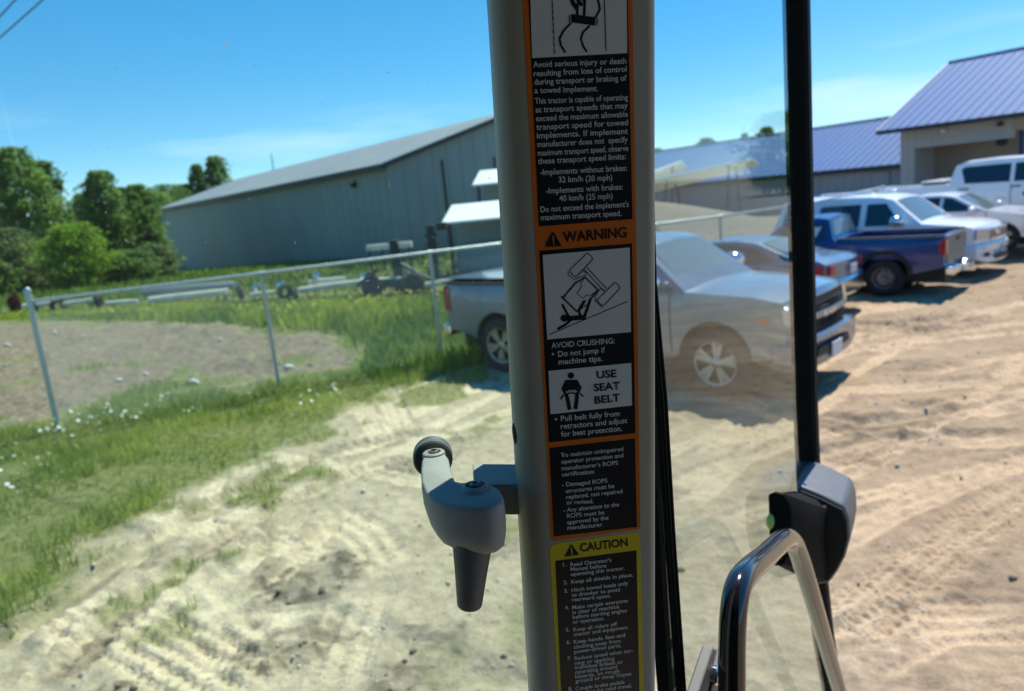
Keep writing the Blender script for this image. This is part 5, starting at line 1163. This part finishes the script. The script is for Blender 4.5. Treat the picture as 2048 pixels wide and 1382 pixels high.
it = [disc_px(*z8([(547, 935)])[0], 6.3), fillpoly(z8([(518, 962), (580, 960), (596, 985), (588, 1026), (512, 1030), (503, 990)])), stroke(z8([(519, 970), (497, 1014), (518, 1054)]), 5), stroke(z8([(582, 968), (604, 1010), (582, 1050)]), 5),
      stroke(z8([(524, 1064), (538, 1134)]), 7.5), stroke(z8([(584, 1060), (575, 1130)]), 7.5), stroke(z8([(486, 1076), (502, 1052)]), 3), stroke(z8([(602, 1042), (620, 1060)]), 3), stroke(z8([(518, 1048), (546, 1038), (580, 1044)]), 3.2), disc_px(*z8([(520, 1055)])[0], 3.4), disc_px(*z8([(583, 1051)])[0], 3.4)]
picto(it, dec1)
picto([stroke(z8([(528, 1026), (575, 1022)]), 1.2, 5), stroke(z8([(530, 1036), (575, 1032)]), 1.0, 5)], dec1, mt='decal_white')
picto([fillpoly(z8([(393, 162), (492, 157), (440, 68)]))], dec1, 'warning_triangle'); picto([stroke(z8([(440, 95), (442, 132)]), 2.6, 5), disc_px(*z8([(443, 146)])[0], 1.7, 10, 5)], dec1, 'exclamation_mark', 'decal_orange')
picto([fillpoly(z1([(288, 671), (367, 661), (325, 603)]), 2)], dec2, 'warning_triangle'); picto([stroke(z1([(325, 624), (327, 647)]), 2.4, 3), disc_px(*z1([(328, 657)])[0], 1.6, 10, 3)], dec2, 'exclamation_mark', 'decal_yellow')
picto([disc_px(*z8([(438, 806)])[0], 2.4), disc_px(*z8([(457, 1197)])[0], 2.4)], dec1, 'bullet', 'decal_white')
T7 = [('Avoid serious injury or death', 307, 388, 843, 366), ('resulting from loss of control', 310, 440, 845, 412), ('during transport or braking of', 314, 488, 845, 464), ('a towed implement.', 315, 537, 680, 524),
      ('This tractor is capable of operating', 317, 598, 852, 575), ('at transport speeds that may', 320, 648, 851, 622), ('exceed the maximum allowable', 323, 698, 852, 672), ('transport speed for towed', 325, 748, 853, 720),
      ('implements. If implement', 328, 797, 852, 770), ('manufacturer does not  specify', 331, 847, 851, 818), ('maximum transport speed, observe', 333, 897, 854, 868), ('these transport speed limits:', 335, 944, 840, 916),
      ('-Implements without brakes:', 347, 1008, 846, 982), ('32 km/h (20 mph)', 454, 1051, 762, 1037), ('-Implements with brakes:', 380, 1115, 822, 1090), ('40 km/h (25 mph)', 457, 1158, 764, 1143),
      ("Do not exceed the implement's", 349, 1222, 857, 1190), ('maximum transport speed.', 351, 1268, 815, 1242)]
T8 = [('AVOID CRUSHING:', 430, 771, 810, 741, 33), ('Do not jump if', 470, 822, 752, 796, 33), ('machine tips.', 472, 869, 737, 847, 33), ('Pull belt fully from', 487, 1209, 840, 1178, 32), ('retractors and adjust', 486, 1256, 886, 1220, 32), ('for best protection.', 488, 1303, 855, 1267, 32)]
T8b = [('WARNING', 500, 133, 882, 103, 60, 2), ('USE', 703, 953, 822, 943, 43, 4), ('SEAT', 686, 1030, 843, 1016, 43, 4), ('BELT', 690, 1105, 843, 1088, 43, 4)]
T1 = [('To maintain unimpaired', 270, 145, 600, 110), ('operator protection and', 272, 179, 600, 144), ("manufacturer's ROPS", 274, 214, 572, 184), ('certification:', 275, 246, 448, 230), ('- Damaged ROPS', 276, 301, 516, 278), ('structures must be', 296, 334, 553, 306),
      ('replaced, not repaired', 298, 366, 596, 334), ('or revised.', 299, 395, 443, 387), ('- Any alteration to the', 283, 436, 578, 404), ('ROPS must be', 302, 466, 500, 446), ('approved by the', 303, 500, 522, 474), ('manufacturer.', 304, 529, 494, 510)]
T2 = [('1.', 281, 723, 301, 722), ("Read Operator's", 320, 722, 538, 697), ('Manual before', 321, 747, 510, 727), ('operating this tractor.', 322, 774, 607, 740), ('2.', 284, 818, 306, 816), ('Keep all shields in place.', 324, 814, 651, 775), ('3.', 287, 862, 308, 860), ('Hitch towed loads only', 326, 858, 626, 820), ('to drawbar to avoid', 327, 884, 582, 854), ('rearward upset.', 328, 908, 533, 886),
      ('4.', 291, 951, 312, 949), ('Make certain everyone', 330, 950, 624, 912), ('is clear of machine', 331, 975, 580, 944), ('before starting engine', 332, 1001, 620, 964), ('or operation.', 333, 1026, 500, 1006), ('5.', 296, 1068, 317, 1066), ('Keep all riders off', 336, 1067, 567, 1036), ('tractor and equipment.', 337, 1092, 628, 1052),
      ('6.', 300, 1134, 321, 1132), ('Keep hands, feet and', 338, 1132, 610, 1094), ('clothing away from', 339, 1159, 586, 1125), ('power-driven parts.', 340, 1184, 590, 1148), ('7.', 304, 1220, 325, 1218), ('Reduce speed when tur-', 342, 1219, 651, 1176), ('ning or applying', 343, 1244, 553, 1218), ('individual brakes or', 344, 1268, 598, 1236),
      ('operating around', 345, 1292, 567, 1262), ('hazards, on rough', 346, 1316, 580, 1284), ('ground or steep slopes.', 347, 1339, 647, 1297), ('8.', 309, 1380, 331, 1378), ('Couple brake pedals', 347, 1379, 607, 1343), ('together for road travel.', 349, 1404, 645, 1362)]
jobs = []
for s_, *a in T7: (x, y), (x2, y2) = z7([(a[0], a[1]), (a[2], a[3])]); jobs.append((s_, x, y, x2, y2, 33/2.878, dec1, 'decal_white', 3, .012))
for s_, *a in T8: (x, y), (x2, y2) = z8([(a[0], a[1]), (a[2], a[3])]); jobs.append((s_, x, y, x2, y2, a[4]/3.005, dec1, 'decal_white', 3, .012))
for s_, *a in T8b: (x, y), (x2, y2) = z8([(a[0], a[1]), (a[2], a[3])]); jobs.append((s_, x, y, x2, y2, a[4]/3.005, dec1, 'decal_black', a[5], .022))
for s_, *a in T1: (x, y), (x2, y2) = z1([(a[0], a[1]), (a[2], a[3])]); jobs.append((s_, x, y, x2, y2, 22/2.647, dec1, 'decal_white', 3, .014))
for s_, *a in T2: (x, y), (x2, y2) = z1([(a[0], a[1]), (a[2], a[3])]); jobs.append((s_, x, y, x2, y2, 20/2.647, dec2, 'decal_white', 3, .014))
(x, y), (x2, y2) = z1([(372, 645), (624, 614)]); jobs.append(('CAUTION', x, y, x2, y2, 42/2.647, dec2, 'decal_black', 2, .02))
def make_texts(specs):
    """specs: (string, boldness) -> list of triangulated flat meshes, plus cap height"""
    tmp = []
    for s_, bo in specs+[('H', 0)]:
        cu = bpy.data.curves.new('text', 'FONT'); cu.body = s_; cu.size = 1; cu.offset = bo; cu.resolution_u = 3; cu.fill_mode = 'FRONT'
        o = bpy.data.objects.new('text', cu); COL.objects.link(o); tmp.append(o)
    dg = bpy.context.evaluated_depsgraph_get(); dg.update(); out = []
    for o in tmp: out.append(bpy.data.meshes.new_from_object(o.evaluated_get(dg)))
    cap = max(v.co.y for v in out[-1].vertices)
    for o in tmp: cu = o.data; bpy.data.objects.remove(o); bpy.data.curves.remove(cu)
    return out[:-1], cap
meshes, CAP = make_texts([(j[0], j[9]) for j in jobs]+[('RAM', .03)])
for j, me in zip(jobs, meshes):
    s_, x, y, x2, y2, cap, par, mt, lay, _ = j
    a = pl(x, y, lay*LAY+.00012); b = pl(x2, y2, lay*LAY+.00012); xs = [v.co.x for v in me.vertices]; mn, mxx = min(xs), max(xs)
    up_ = -(pl(x, y+1, lay*LAY)-pl(x, y, lay*LAY)); up_ = -pv*up_.length
    ex = (b-a)/(mxx-mn)
    for v in me.vertices: v.co = a+ex*(v.co.x-mn)+up_*(v.co.y/CAP*cap)
    me.name = 'text_line'; me.materials.clear(); link('text_line', me, M[mt], par)
me = meshes[-1]; cR, grR, fxR = RAMLET; xs = [v.co.x for v in me.vertices]; mid = (min(xs)+max(xs))/2; sc_ = .40/(max(xs)-min(xs))
for v in me.vertices:
    y_ = (v.co.x-mid)*sc_; z_ = .892+v.co.y/CAP*.068; v.co = (fxR(z_)-cR.nose*y_*y_+.060, y_, z_)
me.materials.clear(); link('lettering', me, M['chrome'], grR)

# side window left of the pillar
gP = P0+pn*GOFF
def winpt(a, b, n_=0.0): return gP+pu*a+pv*b+pn*n_
mb = MB(); mb.ring_loft([[winpt(a, b) for a, b in ((-1.25, -.75), (aL+.035, -.75), (aL+.035, .95), (-1.25, .95))], [winpt(a, b, .005) for a, b in ((-1.25, -.75), (aL+.035, -.75), (aL+.035, .95), (-1.25, .95))]])
mb.build('side_window', M['side_glass'], cab)
mb = MB(); mb.ring_loft([[winpt(a, b, -.012) for a, b in ((aL+.018, -.75), (aL+.06, -.75), (aL+.06, .95), (aL+.018, .95))], [winpt(a, b, -.001) for a, b in ((aL+.018, -.75), (aL+.06, -.75), (aL+.06, .95), (aL+.018, .95))]])
mb.build('window_seal', M['rubber'], cab)

# window latch on its bracket
zk = lambda x, y: (780+x/3.372, 840+y/3.372)
zt = at(*zk(590, 487), .572).z
outl = [zk(*p) for p in ((205, 330), (212, 262), (250, 200), (300, 185), (355, 200), (395, 250), (412, 330), (440, 405), (480, 416), (540, 414), (620, 418), (690, 434), (740, 462), (765, 505), (760, 545), (715, 575), (640, 592), (540, 592), (440, 582), (350, 566), (285, 536), (235, 480), (208, 410))]
top = [onz(x, y, zt) for x, y in outl]; hub = onz(*zk(595, 505), zt)
latch = MB()
def scl(pts, s_, dz, about): return [Vector((about.x+(p.x-about.x)*s_, about.y+(p.y-about.y)*s_, p.z+dz)) for p in pts]
cen = sum(top, Vector())/len(top)
def inset(pts, d_, dz):
    out = []; n_ = len(pts)
    for i in range(n_):
        t = (pts[(i+1) % n_]-pts[i-1]).normalized(); nn = Vector((-t.y, t.x, 0)); nn = nn if nn.dot(pts[i]-cen) < 0 or abs((pts[i]-cen).length) < .02 else nn
        out.append(nn)
    # outward side decided once for the whole ring
    ar = sum(pts[i].x*pts[(i+1) % n_].y-pts[(i+1) % n_].x*pts[i].y for i in range(n_)); sg = 1 if ar > 0 else -1
    return [p+Vector((n2.x*sg*d_, n2.y*sg*d_, dz)) for p, n2 in zip(pts, out)]
latch.ring_loft([inset(top, .0030, 0), inset(top, .0014, -.0006), inset(top, .0004, -.0022), inset(top, 0, -.0055), inset(top, 0, -.020),
                 [Vector((hub.x+(p.x-hub.x)*.96, hub.y+(p.y-hub.y)*.96, p.z-.029)) for p in top], [Vector((hub.x+(p.x-hub.x)*.86, hub.y+(p.y-hub.y)*.80, p.z-.037)) for p in top], [Vector((hub.x+(p.x-hub.x)*.66, hub.y+(p.y-hub.y)*.58, p.z-.042)) for p in top]])
lo = latch.build('window_latch', M['casting'], cab, 50)
lo['label'] = 'grey window latch with angled arm and hanging tapered handle'
hp = hub+Vector((-.002, .004, 0)); mb = MB(); hb = onz(*zk(577, 462), zt)
mb.lathe([(.0122, -.001), (.0112, .0022), (.0092, .0034), (.0078, .0034), (.0070, .0012), (.001, .0010)], o=tuple(hb), n=28); mb.build('boss', M['casting'], lo, 40)
mb = MB(); mb.lathe([(.0046, .001), (.0046, .0042), (.0036, .005), (.0026, .005), (.0022, .003), (.0005, .003)], o=tuple(hb), n=20); mb.build('screw', M['steel'], lo, 40)
eb = onz(*zk(296, 228), zt); mb = MB(); mb.lathe([(.0105, -.002), (.0100, .0012), (.0088, .0022), (.0066, .0022), (.0058, .0004), (.0005, .0004)], o=tuple(eb), n=28); mb.build('boss', M['casting'], lo, 40)
mb = MB(); mb.lathe([(.0048, 0), (.0048, .0028), (.0040, .0036), (.0028, .0036), (.0022, .0016), (.0004, .0016)], o=tuple(eb), n=20); mb.build('screw', M['steel'], lo, 40)
# clamp ring and disc against the glass
dc = onplane(*zk(290, 272), gP-pn*.016, pn); mb = MB()
mb.lathe([(.004, -.012), (.012, -.012), (.0125, -.008), (.0125, .0)], axis=tuple(pn), o=tuple(dc-Vector((0, 0, .014))), n=36); mb.build('clamp', M['casting'], lo, 40, bevel=.0008)
mb = MB(); mb.lathe([(.0168, .0005), (.0183, .002), (.0185, .0075), (.0179, .009), (.0179, .0105), (.0185, .012), (.0183, .0155), (.005, .0158)], axis=tuple(pn), o=tuple(dc), n=44); mb.build('pad', M['grip'], lo, 40)
# tapered handle
ga, gb = at(*zk(557, 800), .570), at(*zk(536, 1262), .585); ax = (gb-ga).normalized(); gu = (RT - ax*RT.dot(ax)).normalized(); gw = ax.cross(gu); rings = []; Lg = (gb-ga).length
for t, wu, ww in ((-.06, .0128, .0110), (-.005, .0132, .0115), (0, .0128, .0112), (.012, .0128, .0112), (.02, .0154, .0128), (.06, .0156, .0130), (.5, .0126, .0110), (.93, .0101, .0090), (.97, .0096, .0085), (.99, .0085, .0076), (1.0, .006, .0055)):
    rings.append([ga+ax*(Lg*t)+gu*(wu*cos(2*pi*k/36))+gw*(ww*sin(2*pi*k/36)) for k in range(36)])
mb = MB(); mb.ring_loft(rings); mb.build('handle_grip', M['grip'], lo, 40)
# bracket from the pillar
zb = at(990, 969, .600).z
q = [onz(947, 969, zb), onz(1078, 969, zb), onz(1078, 928, zb), onz(945, 927, zb)]
mb = MB(); mb.ring_loft([[p-Vector((0, 0, .0265)) for p in q], q]); mb.build('bracket', M['casting'], cab, bevel=.0012)

# open door seen almost edge on
Hd, Bd = at(1345, 1000, .75), at(1612, 800, 1.42)
de = Vector((Bd.x-Hd.x, Bd.y-Hd.y, 0)).normalized(); dz_ = Vector((0, 0, 1)); dn = de.cross(dz_); dn = dn if dn.dot(RT) > 0 else -dn
def dp(px, py, off=0.0): return onplane(px, py, Hd+dn*off, dn)
def de_(p): return (p-Hd).dot(de)
def dpt(e, z, off=0.0): q_ = Hd+de*e+dn*off; return Vector((q_.x, q_.y, z))
bar = [dp(*p) for p in ((1590, -40), (1593, 0), (1598, 250), (1604, 500), (1611, 800), (1618, 960), (1629, 1120), (1647, 1270), (1672, 1420), (1700, 1560))]
bar = [bar[0]+Vector((0, 0, .35))] + bar
e0, e1 = de_(dp(1322, 800)), de_(dp(1611, 800))
edge = [(de_(p), p.z) for p in bar]
door_poly = [(e0-.02, edge[0][1])] + [(e, z) for e, z in edge] + [(e0-.02, edge[-1][1])]
mb = MB(); mb.ring_loft([[dpt(e, z, -.0025) for e, z in door_poly], [dpt(e, z, .0025) for e, z in door_poly]])
door = MB(); sec_ = ((-.019, -.02), (.019, -.02), (.022, -.012), (.022, .014), (.015, .02), (-.015, .02), (-.022, .014), (-.022, -.012))
rings = []
for i, p in enumerate(bar):
    t = (bar[min(i+1, len(bar)-1)]-bar[max(i-1, 0)]).normalized(); s_ = t.cross(dn).normalized(); s_ = s_ if s_.dot(de) > 0 else -s_
    rings.append([p+s_*(a+.0)+dn*b for a, b in sec_])
door.ring_loft(rings)
tb = [dpt(e0-.02, edge[0][1]), dpt(edge[0][0], edge[0][1])]; door.tube(tb, .02, 8)
door_o = door.build('door', M['frame_black'], cab, 40); door_o['label'] = 'open glass door with thin black frame'
mb.build('door_glass', M['door_glass'], door_o)
mb = MB(); st_ = []
for px, py in ((1286, -60), (1304, 560), (1326, 800), (1343, 1080), (1366, 1400), (1374, 1520)): st_.append(dp(px, py))
mb.ring_loft([[p+dn*.004, p-dn*.02, p-de*.02-dn*.02, p-de*.02+dn*.004] for p in st_]); mb.build('hinge_strip', M['frame_black'], door_o, 40)
mb = MB()
for k in (.3, .75): mb.tube([p+dn*.0045-de*(.02*k) for p in st_], .0022, 6)
mb.build('seal', M['frame_black'], door_o, 40)
# latch housing
eL = de_(dp(1612, 1000)); 
def cross_pt(px, py, e): return onplane(px, py, Hd+de*e, de)
eN, eF = eL-.12, eL+.02
near = [(1588, 968), (1640, 988), (1688, 1012), (1698, 1040), (1700, 1075), (1690, 1115), (1674, 1145), (1658, 1167), (1630, 1172), (1598, 1150)]
nr = [cross_pt(x, y, eN) for x, y in near]
n0 = [((p-Hd).dot(dn), p.z) for p in nr]; nmin = .004
n0 = [(max(nmin, n_), z) for n_, z in n0]; n0[0] = (nmin, n0[0][1]); n0[-1] = (nmin, n0[-1][1])
print('latch n', [round(a, 3) for a, b in n0], 'e', round(eN, 3), 'door e1', round(e1, 3))
mb = MB(); mb.ring_loft([[dpt(eN, z, n_) for n_, z in n0], [dpt((eN+eF)/2, z, n_*1.0) for n_, z in n0], [dpt(eF, z-.002, n_*.96) for n_, z in n0]])
lh = mb.build('door_latch', M['latch_grey'], cab, 35, bevel=.006, seg=3); lh['label'] = 'grey door latch housing with yellow green lever'
mb = MB(); ctr = [sum(a for a, b in n0)/len(n0), sum(b for a, b in n0)/len(n0)]
mb.ring_loft([[dpt(eN-.0005, ctr[1]+(z-ctr[1])*.93, ctr[0]+(n_-ctr[0])*.93) for n_, z in n0], [dpt(eN-.004, ctr[1]+(z-ctr[1])*.90, ctr[0]+(n_-ctr[0])*.90) for n_, z in n0]]); mb.build('face_plate', M['black_trim'], lh, bevel=.001)
q = cross_pt(1624, 1060, eN-.045); mb = MB()
for k in range(1): mb.ring_loft([[q+dn*(.0115*sc*cos(a))+dz_*(.020*sc*sin(a))-de*o_ for a in np.linspace(0, 2*pi, 21)[:-1]] for sc, o_ in ((1, 0), (1, .010), (.9, .016), (.6, .020), (.1, .021))])
mb.build('lever', M['lever'], lh, 50)
mb = MB(); q2 = cross_pt(1612, 1040, eN-.003); mb.box((0, 0, 0), (1, 1, 1), Matrix(((dn.x*.055, -de.x*.012, 0, (q2-dn*.02).x), (dn.y*.055, -de.y*.012, 0, (q2-dn*.02).y), (0, 0, .012, (q2-dn*.02).z+.022), (0, 0, 0, 1)))); mb.build('lever_slot', M['rubber'], lh, bevel=.002)
for px, py in ((1620, 932), (1607, 964)):
    e_s = eN+.012 if py > 950 else eF-.016
    q = cross_pt(px, py, e_s); k_ = min(range(len(n0)), key=lambda i: abs(n0[i][0]-.012)); q = dpt(e_s, n0[0][1]+.0005-(.016/ max(.02, n0[2][0]))*(n0[0][1]-n0[2][1]), .016)
    mb = MB(); mb.lathe([(.0042, -.002), (.0042, .0018), (.003, .0028), (.0018, .0028), (.0015, .001), (.0003, .001)], o=tuple(q), n=16); mb.build('screw', M['chrome'], lh, 40)
e2_ = de_(dp(1534, 1060)); blk = [(1534, 990), (1550, 985), (1568, 990), (1580, 1005), (1586, 1040), (1586, 1075), (1580, 1110), (1568, 1130), (1552, 1132), (1535, 1115)]
nb2 = [cross_pt(x, y, e2_) for x, y in blk]; nb2 = [(max(.004, (p-Hd).dot(dn)), p.z) for p in nb2]
mb = MB(); mb.ring_loft([[dpt(e2_, z, n_*.93) for n_, z in nb2], [dpt(e2_+.004, z, n_) for n_, z in nb2], [dpt(eN-.006, ctr[1]+(z-ctr[1])*.9, max(.004, min(n_*.9, .055))) for n_, z in n0]]); mb.build('lock_body', M['frame_black'], lh, 40)
q = cross_pt(1541, 1042, e2_-.001); mb = MB(); mb.ring_loft([[q+dn*(.006*sc*cos(a))+dz_*(.012*sc*sin(a))-de*o_ for a in np.linspace(0, 2*pi, 17)[:-1]] for sc, o_ in ((1, -.004), (1, .004), (.8, .008), (.1, .010))]); mb.build('lever', M['lever'], lh, 50)  # second lever, added where the first one's reflection shows in the glass
# grab handle
gh = [dp(px, py, .055) for px, py in ((1466, 1560), (1464, 1400), (1464, 1290), (1468, 1215), (1478, 1168), (1498, 1140), (1530, 1112), (1556, 1088), (1572, 1077), (1584, 1080), (1594, 1100), (1608, 1140), (1640, 1248), (1680, 1385), (1724, 1530))]
def smooth_path(P, n=5):
    out = []
    for i in range(len(P)-1):
        a, b, c_, d = P[max(i-1, 0)], P[i], P[i+1], P[min(i+2, len(P)-1)]
        for k in range(n):
            t = k/n; out.append(.5*((2*b)+(c_-a)*t+(2*a-5*b+4*c_-d)*t*t+(3*b-a-3*c_+d)*t**3))
    return out+[P[-1]]
print('grab depths', [round((p-CAM).dot(FW), 2) for p in gh])
mb = MB(); mb.tube(smooth_path(gh), .0138, 20); g_ = mb.build('grab_handle', M['gloss_black'], cab, 60); g_['label'] = 'glossy black tubular grab handle on the open door'
# gas strut bracket at the bottom
for pts in (((1404, 1290), (1413, 1294), (1388, 1400), (1366, 1400)), ((1424, 1292), (1436, 1298), (1412, 1400), (1392, 1400))):
    mb = MB(); P = [dp(x, y, .02) for x, y in pts]; mb.ring_loft([P, [p+dn*.012 for p in P]]); mb.build('strut_bracket', M['grip'], cab, bevel=.002)
q = dp(1424, 1348, .03); mb = MB(); mb.lathe([(.0105, 0), (.0105, .006), (.0085, .008), (.006, .008), (.005, .003), (.0005, .003)], axis=tuple(dn), o=tuple(q), n=16); mb.tube([q-dn*.012, q+dn*.002], .006, 10); mb.build('bolt', M['chrome'], cab, 40)
# cab roof and floor, plus unseen solid panels added to darken the interior
mb = MB(); mb.box((-1.0, -1.0, EYE+.46), (.62, .70, EYE+.60)); mb.build('cab_roof', M['cab_dark'], cab, bevel=.04)
mb = MB(); mb.box((-.95, -1.0, 1.1), (.60, -.92, EYE+.455)); mb.build('rear_shade_panel', M['cab_dark'], cab, bevel=.02)  # closed back wall, added so less light reaches the pillar
mb = MB(); mb.box((-1.0, -.915, 1.1), (-.94, .40, 1.85)); mb.box((-1.0, -.915, 1.852), (-.94, -.02, EYE+.455)); mb.build('side_shade_panel', M['cab_dark'], cab, bevel=.02)  # left blocker behind the camera, added to keep daylight off the latch
mb = MB(); mb.box((-.935, -.915, 1.02), (.30, .60, 1.1)); mb.build('cab_floor', M['cab_dark'], cab, bevel=.02)
mb = MB(); mb.box((.545, -.915, 1.1), (.60, -.05, EYE+.455)); mb.build('side_shade_panel', M['cab_dark'], cab, bevel=.02)  # right blocker, added to cut light from the open doorway
